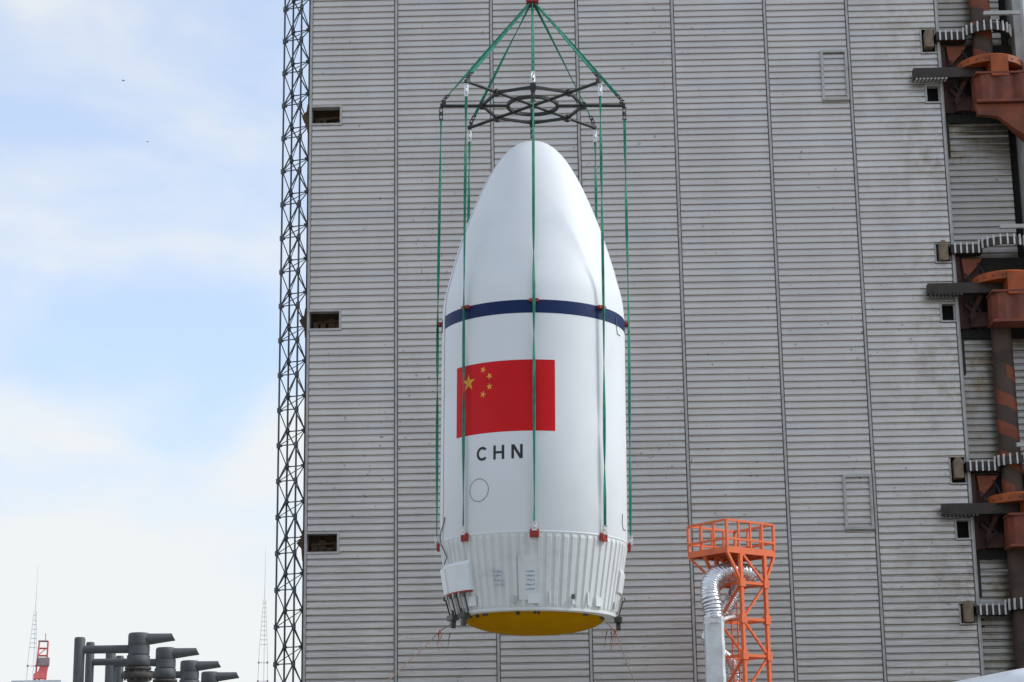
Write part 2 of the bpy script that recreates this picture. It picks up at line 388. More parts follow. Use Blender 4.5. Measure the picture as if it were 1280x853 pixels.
def frame(x0, x1, z0, z1, wd, proud, parent, name='opening_frame', sides='LRTB', depth=0.2):
    b = MB(); y0, y1 = -proud, depth
    if 'B' in sides: b.b2((x0 - wd, y0, z0 - wd), (x1 + wd, y1, z0))
    if 'T' in sides: b.b2((x0 - wd, y0, z1), (x1 + wd, y1, z1 + wd))
    if 'L' in sides: b.b2((x0 - wd, y0, z0), (x0, y1, z1))
    if 'R' in sides: b.b2((x1, y0, z0), (x1 + wd, y1, z1))
    return b.build(name, 'trim', parent)
for i, (x0, x1, z0, z1) in enumerate(LEFT_OPEN):
    frame(x0, x1 - 0.09, z0 + 0.06, z1 - 0.06, 0.09, 0.05, BLD, sides='TBR', depth=0.35)
    rr = random.Random(i + 3); b = MB()
    for k in range(4):
        xx = x0 + 0.12 + (x1 - x0 - 0.35) * k / 3.2; hh = rr.uniform(0.35, 0.75) * (z1 - z0)
        b.b2((xx, 0.35 + rr.uniform(0, 0.2), z0 + 0.02), (xx + rr.uniform(0.14, 0.3), 0.7, z0 + hh))
    b.cyl((x0 + 0.1, 0.5, z0 + 0.4), (x1 - 0.15, 0.55, z0 + 0.5), 0.07)
    b.build('inner_gear', 'rust_brown', BLD)
    MB().b2((x0 - 0.05, 0.75, z0 - 0.3), (x1 + 0.3, 1.55, z1 + 0.3)).build('opening_back', 'rust_brown', BLD)
    # hinge bracket reaching out on the left flank
    zc = (z0 + z1) / 2
    b = MB(); b.prism([(-8.505, zc - 0.75), (-8.505, zc + 0.65), (-8.62, zc + 0.55), (-8.66, zc + 0.25), (-8.86, zc + 0.02), (-8.66, zc - 0.2), (-8.62, zc - 0.7)], 0.10, 0.9)
    b.build('hinge_bracket', 'rust_brown', BLD)
for (pa, pb) in (((1025, 64), (1060.5, 126)), ((1053, 594), (1090.5, 662))):
    x0, z1 = bz(*pa); x1, z0 = bz(*pb); x1 = SEAM[6] - 0.10
    frame(x0 + 0.10, x1 - 0.10, z0 + 0.11, z1 - 0.11, 0.11, 0.13, BLD, 'vent_frame', depth=0.05)
for i, (x0, x1, z0, z1) in enumerate(SMALL_OPEN):
    frame(x0 + 0.07, SEAM[7] - 0.13, z0 + 0.07, z1 - 0.07, 0.07, 0.05, BLD, sides='TBL', depth=0.3)
    MB().b2((x0, 0.6, z0 - .2), (x1 + 0.3, 1.4, z1 + .2)).build('opening_back', 'core', BLD)
for i, (x0, x1, z0, z1) in enumerate(CAP_OPEN):
    frame(x0 + 0.06, SEAM[7] - 0.12, z0 + 0.06, z1 - 0.06, 0.06, 0.05, BLD, sides='BL', depth=0.3)
    MB().b2((x0, 0.6, z0 - .2), (x1 + 0.3, 1.4, z1 + .2)).build('opening_back', 'core', BLD)
for zz in (RACK_Z[0] - 4.35, RACK_Z[1] - 4.2, RACK_Z[2] - 4.2):
    MB().b2((18.56, 0.50, zz), (21.2, 0.58, zz + 0.09)).build('sheet_flashing', 'trim', BLD)

# ------------------------------------------------------------------ door latch gear on the right of the wall
def bworld(x, y, z):
    return Vector((x * math.cos(YAW) + y * math.sin(YAW), 80 - x * math.sin(YAW) + y * math.cos(YAW), z))
def latch(label, zr, full=True, big=False):
    T = thing('latch_mechanism', bworld(SEAM[7] + 0.06, 0, zr), (0, 0, -YAW), label, 'machinery', 'latch gear up the right side of the wall')
    CX, CY, RR = 2.02, 0.05, 1.0
    rb = MB(); rb.b2((-0.18, -0.30, -0.20), (1.12, 0.30, 0.16)); 
    rack = rb.build('rack_rail', 'mach_br', T)
    ring = MB(); ring.lathe([(RR - 0.10, -0.2), (RR, -0.2), (RR, 0.12), (RR - 0.10, 0.12), (RR - 0.10, -0.2)], 28, (CX, CY, 0.16), rad(-100), rad(100), smooth=False)
    ring.lathe([(0.3, 0.14), (RR - 0.12, 0.14), (RR - 0.12, 0.17), (0.3, 0.17)], 24, (CX, CY, 0.1), rad(-95), rad(95), smooth=False)
    rg = ring.build('rack_ring', 'mach_br', T)
    tm = MB().box((0, 0, 0), (0.062, 0.06, 0.45)).mesh('tooth', 'tooth')
    for k in range(5): inst('tooth', tm, rack, (-0.02 + 0.245 * k, -0.335, 0))
    for k in range(-5, 6):
        a = rad(15.5 * k); inst('tooth', tm, rg, (CX + (RR + 0.035) * math.sin(a), CY - (RR + 0.035) * math.cos(a), 0.16), Quaternion((0, 0, 1), a))
    cb = MB(); cb.prism([(-0.66, -0.48), (-0.30, -0.48), (-0.30, 0.22), (-0.42, 0.36), (-0.56, 0.36), (-0.66, 0.20)], -0.30, 0.5)
    cp = cb.build('motor_box', 'capbox', T)
    MB().b2((-0.60, -0.315, -0.36), (-0.36, -0.303, 0.08)).build('box_cover', 'tooth' if False else 'capbox', cp)
    MB().b2((-0.15, 0.32, 0.16), (1.2, 0.5, 0.34)).build('top_flashing', 'trim', T)
    if not full: return T
    # recess
    r = MB(); r.b2((0.02, 0.40, -3.7), (3.2, 0.52, -0.25)); r.build('recess_plate', 'core', T)
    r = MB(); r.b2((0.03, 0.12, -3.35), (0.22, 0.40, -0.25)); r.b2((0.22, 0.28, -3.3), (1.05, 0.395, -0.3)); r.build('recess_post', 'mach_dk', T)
    r = MB(); r.prism([(0.30, -0.35), (1.15, -0.35), (0.98, -0.62), (0.40, -1.25)], 0.10, 0.27); r.build('gusset', 'mach_bk', T)
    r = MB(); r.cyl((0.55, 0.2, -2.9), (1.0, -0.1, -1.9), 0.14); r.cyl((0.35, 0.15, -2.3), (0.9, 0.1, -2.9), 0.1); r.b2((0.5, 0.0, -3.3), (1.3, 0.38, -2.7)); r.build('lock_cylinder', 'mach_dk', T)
    r = MB(); r.b2((0.10, 0.42, -5.2), (0.24, 0.5, -3.4)); r.build('guide_post', 'mach_br', T)
    # beam
    b = MB(); b.b2((-1.30, -0.62, -2.02), (1.75, -0.22, -1.58)); bm_ = b.build('latch_beam', 'mach_br', T)
    b = MB()
    for k in range(9): b.cyl((-1.18 + k * 0.155, -0.60, -2.045), (-1.18 + k * 0.155, -0.24, -2.045), 0.055, n=8)
    b.build('beam_roller', 'trim' if big else 'darkmetal', bm_)
    # collar disc round the shaft
    c = MB(); c.lathe([(0.35, -1.60), (1.42, -1.62), (1.42, -1.32), (1.30, -1.24), (0.35, -1.22)], 36, (CX, CY, 0), rad(-100), rad(100), smooth=False); c.build('collar', 'mach_or', T)
    c = MB(); c.b2((1.78, -1.45, -2.3), (2.5, -0.5, -1.36)); c.build('collar_block', 'mach_or', T)
    # clamp block with faceted front
    ft = [(1.16, -0.25), (1.16, -0.95), (1.34, -1.35), (1.66, -1.42), (1.95, -1.30), (2.2, -1.42), (2.5, -1.42), (2.72, -1.28), (3.0, -1.45), (3.7, -1.45), (3.7, -0.25)]
    c = MB(); n = len(ft); vs = [(x, y, -3.35) for x, y in ft] + [(x, y, -2.22) for x, y in ft]
    c.add(vs, [tuple(range(n)), tuple(range(n, 2 * n))] + [(k, (k + 1) % n, n + (k + 1) % n, n + k) for k in range(n)])
    c.build('clamp_block', 'mach', T)
    c = MB(); c.b2((1.1, -1.47, -3.47), (3.7, -0.3, -3.36)); c.b2((1.12, -1.46, -2.21), (3.7, -0.3, -2.13)); c.build('clamp_flange', 'mach', T)
    for k in range(10):
        a = rad(-80 + 16 * k); bar('bolt', (CX + 1.41 * math.sin(a), CY - 1.41 * math.cos(a), -1.47), (CX + 1.45 * math.sin(a), CY - 1.45 * math.cos(a), -1.47), 0.03, 'mach_br', T, n=6)
    for hx, hz, sg in ((0.42, -1.0, 1), (0.62, -1.9, -1), (0.95, -0.55, 1)):
        c = MB(); c.tube([(hx, 0.1, hz), (hx + 0.12 * sg, -0.12, hz - 0.35), (hx + 0.25, -0.2, hz - 0.8), (hx + 0.15 * sg, -0.05, hz - 1.25), (hx + 0.3, 0.2, hz - 1.5)], 0.035, 7); c.build('hose', 'rubber', T)
    if big:
        c = MB(); c.prism([(1.05, -3.5), (3.7, -3.5), (3.7, -5.2), (3.25, -5.05), (2.55, -4.55), (1.95, -4.05), (1.15, -3.95)], -1.25, -0.95); c.build('bracket_web', 'mach_bk', T)
        c = MB(); c.prism([(2.6, -3.52), (3.7, -3.52), (3.7, -5.1), (3.3, -5.0), (2.55, -4.2)], -0.94, -0.2); c.build('bracket_gusset', 'mach', T)
        c = MB(); c.b2((3.28, -1.5, -4.9), (3.7, -1.2, -3.9)); c.prism([(3.0, -5.35), (3.28, -4.9), (3.7, -4.9), (3.7, -5.3)], -1.5, -1.2); c.build('pale_channel', 'tooth', T)
    c = MB(); c.b2((1.75, -1.0, 0.62), (3.3, -0.85, 0.78)); c.build('stay_bar', 'trim', T)
    return T
latch('topmost toothed latch gear with rusty orange clamp and tapered bracket, top right', RACK_Z[0], True, True)
latch('middle toothed latch gear with dark beam and orange collar at right edge', RACK_Z[1])
latch('lower toothed latch gear whose dark beam points at the orange lattice tower side', RACK_Z[2])
latch('lowest white toothed rack on the wall, without clamp or beam', RACK_Z[3], False)

def shaft(px, py, z0, z1, stripes, label):
    x = bz(px, py)[0]
    T = thing('striped_drive_shaft', bworld(x, -0.05, z0), (0, 0, -YAW), label, 'shaft')
    MB().cyl((0, 0, 0), (0, 0, z1 - z0), 0.42, n=28).build('shaft_tube', 'shaft', T)
    b = MB(); n = 32; PT = 1.25
    for (za, zb) in stripes:
        k = int((zb - za) / PT * n); vs = []
        for i in range(k + 1):
            a = -2 * math.pi * i / n; zz = za - z0 + PT * i / n
            for dz in (0, 0.56): vs.append((0.427 * math.sin(a), -0.427 * math.cos(a), zz + dz))
        b.add(vs, [(2 * i, 2 * i + 2, 2 * i + 3, 2 * i + 1) for i in range(k)], True)
    b.build('spiral_stripe', 'mach_bk', T)
shaft(1225, 20, RACK_Z[0] - 1.6, 42, [(RACK_Z[0] - 1.4, 41)], 'upper dark shaft with spiral orange stripes rising out of the top right corner')
shaft(1252, 430, 0.0, RACK_Z[1] - 1.6, [(RACK_Z[2] - 1.4, RACK_Z[2] + 3.6)], 'lower dark shaft with faint orange spiral between two latch gears')

PC = thing('white_steel_column', bworld(21.62, -0.4, 0), (0, 0, -YAW), 'pale steel column at the upper right corner beside the latch gear', 'column')
MB().b2((0, 0.1, 0), (0.33, 1.4, 42)).build('web', 'trim', PC)
MB().b2((0.331, -0.35, 0), (1.5, 0.9, 42)).build('flange', 'white_trim', PC)

# ------------------------------------------------------------------ lattice mast on the left
LM0 = at(372, 12, 81.0)
LM = thing('lattice_mast', (LM0.x, LM0.y, 0), (0, 0, rad(-20)), 'slender dark steel lattice mast standing against the left edge of the building', 'mast')
S = 0.405; BAY = 1.49; ZN0 = at(357, 11.7, 80.7).z % BAY
CH = {'A': (-S, -S), 'B': (-S, S), 'C': (S, -S), 'D': (S, S)}
for k_, (x, y) in CH.items():
    b = MB(); b.cyl((x, y, 0), (x, y, 43), 0.042, n=8)
    st = 0.0 if k_ in 'AC' else 0.5
    for i in range(30):
        z = ZN0 + (i - 1 + st) * BAY
        if 0.3 < z < 42.8: b.cyl((x, y, z - 0.10), (x, y, z + 0.10), 0.085, n=8); b.box((x * 0.86, y * 0.86, z), (0.12, 0.12, 0.09))
    b.build('chord', 'lattice', LM)
for i in range(28):
    z = ZN0 + i * BAY
    P = lambda c, dz=0.0: (CH[c][0], CH[c][1], z + dz * BAY)
    if z + 1.5 * BAY > 43: break
    bar('brace', P('A'), P('C'), 0.026, 'lattice', LM, n=6)
    bar('brace', P('B', .5), P('D', .5), 0.026, 'lattice', LM, n=6)
    bar('brace', P('A'), P('B', .5), 0.025, 'lattice', LM, n=6); bar('brace', P('B', .5), P('A', 1), 0.025, 'lattice', LM, n=6)
    bar('brace', P('C'), P('D', .5), 0.025, 'lattice', LM, n=6); bar('brace', P('D', .5), P('C', 1), 0.025, 'lattice', LM, n=6)
    bar('brace', P('A'), P('C', 1), 0.031, 'lattice', LM, n=6)
    bar('brace', P('B', 1.5), P('D', .5), 0.030, 'lattice', LM, n=6)
    bar('brace', P('A'), P('D', .5), 0.020, 'lattice', LM, n=6)
    bar('brace', P('B', .5), P('C', 1), 0.020, 'lattice', LM, n=6)

# ------------------------------------------------------------------ hanging payload fairing
DF, TILT = 54.5, 0.014
HX, HZ = 0.51, 9.0
def H(p):
    """hanging frame (x, y, z about the fairing axis) to world"""
    q = Matrix.Rotation(TILT, 3, 'Y') @ Vector((p[0], p[1], p[2] - HZ)); return q + Vector((HX, DF, HZ))
def zf(py, dy=0.0):
    """height in the hanging frame of a photo row, dy metres nearer than the axis"""
    return at(664, py, DF - dy).z
R = 2.578
Z_LOW = zf(771.0, 0.6); Z_SK = zf(663.5, R); Z_B0 = zf(391, R); Z_B1 = zf(374.5, R)
FA = thing('payload_fairing', H((0, 0, Z_LOW)), (0, TILT, 0), 'large white rocket payload fairing with red flag and CHN lettering hanging from green slings', 'rocket fairing')
def fz(z): return z - Z_LOW
KZ = [15.6, 16.2, 17.0, 17.8, 18.6, 19.4, 20.0, 20.5, 20.85, 21.08, 21.20]
KR = [2.578, 2.545, 2.372, 2.15, 1.89, 1.58, 1.305, 1.02, 0.745, 0.46, 0.0]
def pch(z):
    if z <= KZ[0]: return R
    h = [KZ[i + 1] - KZ[i] for i in range(10)]; d = [(KR[i + 1] - KR[i]) / h[i] for i in range(10)]
    mm = [0.0] + [2 * d[i] * d[i - 1] / (d[i] + d[i - 1]) for i in range(1, 10)] + [d[9] * 2.2]
    i = min(9, max(j for j in range(10) if KZ[j] <= z)); t = (z - KZ[i]) / h[i]
    return max(0.0, (2 * t**3 - 3 * t**2 + 1) * KR[i] + (t**3 - 2 * t**2 + t) * h[i] * mm[i] + (-2 * t**3 + 3 * t**2) * KR[i + 1] + (t**3 - t**2) * h[i] * mm[i + 1])
prof = [(R - 0.01, fz(Z_SK - 0.02)), (R, fz(Z_SK)), (R, fz(Z_B0 - 3)), (R, fz(Z_B0 - 0.02))]
zz = Z_B0
while zz < 21.0: prof.append((pch(zz), fz(zz))); zz += 0.12
for zz in (21.05, 21.09, 21.12, 21.15, 21.175, 21.19): prof.append((pch(zz), fz(zz)))
prof.append((0.001, fz(21.2)))
MB().lathe(prof, 192).build('shell', 'white', FA)
def patch(th0, th1, z0, z1, off, n=1, nz=1):
    """curved rectangle on the shell"""
    b = MB(); vs = []
    for j in range(nz + 1):
        z = z0 + (z1 - z0) * j / nz; r = pch(z) + off
        for i in range(n + 1):
            a = th0 + (th1 - th0) * i / n; vs.append((r * math.sin(a), -r * math.cos(a), fz(z)))
    w_ = n + 1
    b.add(vs, [(j * w_ + i, j * w_ + i + 1, (j + 1) * w_ + i + 1, (j + 1) * w_ + i) for j in range(nz) for i in range(n)], True)
    return b
patch(0, 2 * math.pi, Z_B0, Z_B1, 0.004, 192, 4).build('navy_band', 'navy', FA, fix=False)
# flag
TH0, TH1 = rad(-54.3), rad(12.6); FZ1 = zf(449.5, R); FZ0 = zf(538.5, R)
flag = patch(TH0, TH1, FZ0, FZ1, 0.004, 48, 1).build('flag', 'red', FA, fix=False)
def wrap_poly(pts, off):
    """pts (arc metres, z) -> vertices on the shell; triangle fan about the centroid"""
    cx = sum(p[0] for p in pts) / len(pts); cz = sum(p[1] for p in pts) / len(pts)
    r = R + off; f = lambda s, z: (r * math.sin(s / R), -r * math.cos(s / R), fz(z))
    n = len(pts)
    return [f(*p) for p in pts] + [f(cx, cz)], [(i, (i + 1) % n, n) for i in range(n)]
def star(u, v, rr, rot, name='star'):
    fwid = (TH1 - TH0) * R; un = (FZ1 - FZ0) / 20.0
    cs = TH0 * R + fwid * u / 30.0; cz = FZ1 - un * v; pts = []
    for k in range(10):
        q = rr * un * (1.0 if k % 2 == 0 else 0.382); a = rot + math.pi / 5 * k
        pts.append((cs + q * math.sin(a) * 0.97, cz + q * math.cos(a)))
    vs, fs = wrap_poly(pts, 0.009); b = MB(); b.add(vs, fs); b.build(name, 'gold', flag, fix=False)
star(5, 5, 2.55, 0)
for (u, v) in ((10, 2), (12, 4), (12, 7), (10, 9)):
    star(u, v, 1.05, math.atan2(-(u - 5), (v - 5)) if True else 0)
# lettering C H N
def strip_poly(b, pts, wd):
    """thick polyline in (s, z)"""
    r = R + 0.005; f = lambda s, z: (r * math.sin(s / R), -r * math.cos(s / R), fz(z))
    L_, Rr = [], []
    for i, p in enumerate(pts):
        a = Vector(pts[max(i - 1, 0)]); c = Vector(pts[min(i + 1, len(pts) - 1)]); t = (c - a).normalized(); nn = Vector((-t.y, t.x)) * wd / 2
        L_.append(f(p[0] + nn.x, p[1] + nn.y)); Rr.append(f(p[0] - nn.x, p[1] - nn.y))
    n = len(pts); b.add(L_ + Rr, [(i, i + 1, n + i + 1, n + i) for i in range(n - 1)])
def sth(px): return R * math.asin(max(-1, min(1, (px - 666.6) / 115.6)))
ZL1 = zf(556.5, R - 0.15); ZL0 = zf(575.0, R - 0.25); zm = (ZL0 + ZL1) / 2; hh = (ZL1 - ZL0) / 2; dw = 0.071
def lean(s): return 0.0
b = MB(); s0, s1 = sth(598.5), sth(611); cx = (s0 + s1) / 2; rx = (s1 - s0) / 2 - 0.02
pts = [(cx + rx * math.cos(rad(a)), zm + (hh - dw / 2) * math.sin(rad(a)) * 1.0) for a in range(42, 319, 12)]
strip_poly(b, pts, dw); b.build('letter_c', 'black', FA, fix=False)
b = MB(); s0, s1 = sth(618), sth(631)
strip_poly(b, [(s0 + dw / 2, ZL0), (s0 + dw / 2, zm), (s0 + dw / 2, ZL1)], dw); strip_poly(b, [(s1 - dw / 2, ZL0), (s1 - dw / 2, ZL1)], dw)
strip_poly(b, [(s0 + dw, zm), (s1 - dw, zm)], dw * 0.9); b.build('letter_h', 'black', FA, fix=False)
b = MB(); s0, s1 = sth(639.5), sth(653)
strip_poly(b, [(s0 + dw / 2, ZL0), (s0 + dw / 2, ZL1)], dw); strip_poly(b, [(s1 - dw / 2, ZL0), (s1 - dw / 2, ZL1)], dw)
r5 = R + 0.0055; f_ = lambda s, z: (r5 * math.sin(s / R), -r5 * math.cos(s / R), fz(z))
b.add([f_(s0 + 0.0, ZL1), f_(s0 + dw * 1.15, ZL1), f_(s1, ZL0), f_(s1 - dw * 1.15, ZL0)], [(0, 1, 2, 3)]); b.build('letter_n', 'black', FA, fix=False)
# round hatch outline
b = MB(); cs = sth(600.5); cz = zf(613, R - 0.45); rr = 0.305
strip_poly(b, [(cs + rr * math.cos(a * math.pi / 24), cz + rr * math.sin(a * math.pi / 24)) for a in range(49)], 0.02); b.build('hatch_outline', 'line', FA, fix=False)
# split line: dark gasket and raised cover strip, both sides
for sg in (-1, 1):
    th = rad(-72.8) if sg < 0 else rad(107.2)
    b = MB(); vs = []; zs = [Z_SK + (20.9 - Z_SK) * i / 90 for i in range(91)]
    for z in zs:
        r = pch(z)
        for da, dr in ((-0.062, 0.0), (-0.060, 0.022), (-0.012, 0.022), (-0.008, 0.002)):
            dd = min(1, r / 1.0); a = th + da * R / max(r, 0.3) * dd; vs.append(((r + dr) * math.sin(a), -(r + dr) * math.cos(a), fz(z)))
    b.add(vs, [(i * 4 + j, i * 4 + j + 1, i * 4 + 5 + j, i * 4 + 4 + j) for i in range(90) for j in range(3)]); b.build('split_cover', 'white_trim', FA, fix=False)
    b = MB(); vs = []
    for z in zs:
        r = pch(z) + 0.004
        for ds in (-0.024, 0.008): a = th + ds / max(r, 0.3); vs.append((r * math.sin(a), -r * math.cos(a), fz(z)))
    b.add(vs, [(2 * i, 2 * i + 1, 2 * i + 3, 2 * i + 2) for i in range(90)]); b.build('split_gasket', 'line', FA, fix=False)
# corrugated skirt
R_SK0 = 1.02 * 2.20
Z_SB = Z_LOW; NR = 68
def rsk(z):
    t = (Z_SK - z) / (Z_SK - Z_SB); return R + 0.01 + (R_SK0 - R) * t
b = MB(); vs = []; lev = [Z_SK, Z_SK - 0.06, Z_SK - 0.14, Z_SK - 0.9, Z_SB + 0.14, Z_SB + 0.06]; amp = [0.0, 0.01, 0.036, 0.036, 0.036, 0.01]
wv = [(0.0, 0), (0.30, 0), (0.42, 1), (0.88, 1)]
for z, am in zip(lev, amp):
    for k in range(NR):
        for u, hgt in wv:
            a = 2 * math.pi * (k + u) / NR; r = rsk(z) - 0.03 + am * hgt; vs.append((r * math.sin(a), -r * math.cos(a), fz(z)))
n = NR * 4
b.add(vs, [(j * n + i, j * n + (i + 1) % n, (j + 1) * n + (i + 1) % n, (j + 1) * n + i) for j in range(len(lev) - 1) for i in range(n)])
sk = b.build('skirt', 'skirt', FA)
MB().lathe([(rsk(Z_SK) - 0.05, fz(Z_SK) + 0.05), (R + 0.003, fz(Z_SK) + 0.008), (R + 0.003, fz(Z_SK) - 0.02), (rsk(Z_SK) - 0.05, fz(Z_SK) - 0.06)], 128).build('skirt_ring', 'white_trim', sk)
RB = rsk(Z_SB); RD = RB * 0.86
MB().lathe([(RB - 0.06, 0.075), (RB + 0.012, 0.07), (RB + 0.008, 0.0), (RD - 0.02, 0.0), (RD - 0.02, 0.08)], 128, smooth=False).build('rim', 'skirt', sk)
# yellow dome
dp = 0.45
MB().lathe([(RD * math.cos(t), 0.03 - dp * math.sin(t)) for t in [i * math.pi / 2 / 14 for i in range(14)]] + [(0.001, 0.03 - dp)], 96).build('dome', 'dome', FA)
def onsk(px, py, off=0.0):
    """skirt surface point and angle for a photo point"""
    zz = 8.5
    for _ in range(12):
        r = rsk(zz); sc = 1.0
        x = at(px, py, DF - r * 0.8).x - HX; s_ = max(-0.985, min(0.985, x / r)); a = math.asin(s_)
        zz = at(px, py, DF - r * math.cos(a)).z
    return a, zz
# printed notes (illegible at this distance): rows of small blue strokes
rr = random.Random(11)
for (px0, py0, rows) in ((617.5, 715, 4), (658.5, 714, 5)):
    b = MB()
    for j in range(rows):
        px = px0 + (1.2 * j if rows == 4 else 0)
        for i in range(5):
            for _ in range(2):
                a, zz = onsk(px + i * 2.3 + rr.uniform(0, 0.6), py0 + j * 5.6 + rr.uniform(-0.6, 0.6)); r = rsk(zz) + 0.03
                wdt = rr.uniform(0.006, 0.022); ht = rr.uniform(0.008, 0.03)
                q = lambda s, z: ((r) * math.sin(a + s / r), -r * math.cos(a + s / r), fz(z))
                b.add([q(-wdt, zz - ht), q(wdt, zz - ht), q(wdt, zz + ht), q(-wdt, zz + ht)], [(0, 1, 2, 3)])
    b.build('printed_note', 'blueprint', sk, fix=False)
# plate behind the notes
def sector(name, a0, a1, z0, z1, t, m_, parent, top_slope=0.0, inner=-0.02, tlow=None):
    b = MB(); n = 8; vs = []
    for i in range(n + 1):
        a = a0 + (a1 - a0) * i / n
        for (z, o_) in ((z0, inner), (z0, t if tlow is None else tlow), (z1 - top_slope, t), (z1, inner)):
            r = rsk(z) + o_; vs.append((r * math.sin(a), -r * math.cos(a), fz(z)))
    fs = [(i * 4 + j, i * 4 + (j + 1) % 4, i * 4 + 4 + (j + 1) % 4, i * 4 + 4 + j) for i in range(n) for j in range(4)]
    b.add(vs, fs); b.add(vs[:4], [(0, 1, 2, 3)]); b.add(vs[-4:], [(3, 2, 1, 0)])
    return b.build(name, m_, parent)
sector('access_plate', rad(-10), rad(2), Z_SB + 0.25, Z_SK - 0.62, 0.028, 'skirt', FA)
# umbilical box on the left, smaller ones right
za = zf(740, 1.3); zb = zf(702, 1.4)
sector('umbilical_box', rad(-80), rad(-43), za, zb, 0.13, 'white_trim', FA, 0.12, tlow=0.12)
sector('box_rib', rad(-70.5), rad(-68), za + 0.02, zb - 0.13, 0.155, 'white_trim', FA, 0.02, inner=0.1)
sector('red_gasket', rad(-79), rad(-44), za - 0.04, za - 0.001, 0.12, 'lugred', FA)
sector('umbilical_box', rad(70), rad(98), za + 0.05, zb - 0.1, 0.055, 'skirt', FA, 0.12)
for i, d in enumerate((-78, -72, -65, -61, -57.5, -54, -49, 76, 82)):
    a = rad(d); r0 = rsk(za) + 0.12; r1 = RB + 0.06; b = MB()
    b.cyl((r0 * math.sin(a), -r0 * math.cos(a), fz(za) - 0.04), (r1 * math.sin(a), -r1 * math.cos(a), fz(Z_SB) + 0.02), 0.022, n=8)
    b.cyl((r0 * math.sin(a), -r0 * math.cos(a), fz(za) - 0.05), (r0 * math.sin(a), -r0 * math.cos(a), fz(za) - 0.16), 0.038, n=8)
    b.build('strut_rod', 'rod' if i % 2 else 'darkmetal', FA)
for a0, a1, sc in ((-80, -62, 1), (78, 90, 0.8), (-58, -50, 0.6)):
    am = rad((a0 + a1) / 2); b = MB(); r = RB + 0.05
    Rm = Matrix.Rotation(am, 3, 'Z')
    b.box((r * math.sin(am), -r * math.cos(am), fz(Z_SB) - 0.05), (0.5 * sc, 0.2, 0.14), Rm)
    b.box((r * math.sin(am) * 1.0, -r * math.cos(am), fz(Z_SB) - 0.20), (0.17 * sc, 0.12, 0.24), Rm @ Matrix.Rotation(0.25, 3, 'Y'))
    b.cyl((r * math.sin(am - .04), -r * math.cos(am - .04), fz(Z_SB)), (r * math.sin(am - .04), -r * math.cos(am - .04), fz(Z_SB) + 0.16), 0.04, n=8)
    b.build('release_bracket', 'darkmetal', FA)
# small fittings along the rim
for px, wdt, hgt, m_ in ((596, 0.26, 0.26, 'skirt'), (645, 0.10, 0.2, 'trim'), (666, 0.30, 0.24, 'skirt'), (684.5, 0.05, 0.32, 'skirt'), (711, 0.07, 0.12, 'darkmetal'), (711.6, 0.09, 0.1, 'skirt'),
                      (728, 0.05, 0.34, 'skirt'), (741, 0.26, 0.24, 'skirt'), (760, 0.05, 0.2, 'trim')):
    a = math.asin(max(-0.98, min(0.98, (px - 666.8) / 101.0))); zc = 0.16 + hgt / 2 + (0.14 if m_ == 'darkmetal' else 0); r = rsk(Z_SB + zc) + 0.025
    b = MB(); b.box((r * math.sin(a), -r * math.cos(a), zc), (wdt, 0.06, hgt), Matrix.Rotation(a, 3, 'Z')); b.build('rim_fitting', m_, FA)
for i in (-66, -62, -52, -44, -41, -13, 0.5, 3.5, 44, 47, 68, 72, 76):
    a = rad(i); b = MB(); q = RD - 0.02
    b.box((q * math.sin(a), -q * math.cos(a), -0.03), (rr.uniform(0.04, 0.10), 0.04, rr.uniform(0.05, 0.13)), Matrix.Rotation(a, 3, 'Z')); b.build('separation_clip', 'darkmetal', FA)
# lugs, guide pads
lug = MB(); lug.box((0, -0.04, 0), (0.24, 0.06, 0.21)); lug.box((-0.07, -0.075, 0.02), (0.03, 0.03, 0.15)); lug.box((0.07, -0.075, 0.02), (0.03, 0.03, 0.15)); lug.box((0, -0.075, -0.06), (0.06, 0.03, 0.05))
for a_, d_ in ((-0.06, 0.06), (0.06, 0.06), (-0.06, -0.07), (0.06, -0.07)): lug.cyl((a_, -0.07, d_), (a_, -0.085, d_), 0.018, n=6)
lugm = lug.mesh('sling_lug', 'lugred')
pad = MB(); pad.box((-0.075, -0.05, 0), (0.10, 0.12, 0.085)); pad.box((0.075, -0.05, 0), (0.10, 0.12, 0.085)); pad.box((0, -0.025, 0), (0.28, 0.04, 0.06))
padm = pad.mesh('guide_pad', 'lugred')
Z_LUG = zf(667, R); Z_PAD = zf(376, R)
for i in range(8):
    a = i * math.pi / 4
    inst('sling_lug', lugm, FA, ((R + 0.0) * math.sin(a), -(R + 0.0) * math.cos(a), fz(Z_LUG)), Quaternion((0, 0, 1), a))
    inst('guide_pad', padm, FA, ((R + 0.0) * math.sin(a), -(R + 0.0) * math.cos(a), fz(Z_PAD)), Quaternion((0, 0, 1), a))
# cable along the split line
pts = []
for px, py, dr in ((557.5, 648, .02), (557, 655, .03), (554, 664, .05), (552.8, 672, .05), (555, 681, .04), (559, 690, .04), (563, 699, .05), (566, 708, .2)):
    zz = zf(py, 0.75); a = math.asin(max(-0.97, (px - 666.8) / (117.5 - max(0, py - 672) * 0.16))); r = (R if zz > Z_SK else rsk(zz)) + dr
    pts.append((r * math.sin(a), -r * math.cos(a), fz(zz)))
MB().tube(pts, 0.014, 6).build('cable', 'black', FA)
# small loose wires on the right of the shell
for pl in (((775, 641.5), (774.3, 652), (775.5, 660), (777.5, 661.5), (779.5, 661.3)), ((769.6, 396), (770, 408), (771, 416), (775, 418.6))):
    pts = []
    for px, py in pl:
        a = math.asin((px - 666.8) / 116.5); zz = at(px, py, DF - R * math.cos(a)).z; pts.append(((R + .015) * math.sin(a), -(R + .015) * math.cos(a), fz(zz)))
    MB().tube(pts, 0.010, 5).build('loose_wire', 'line', FA)

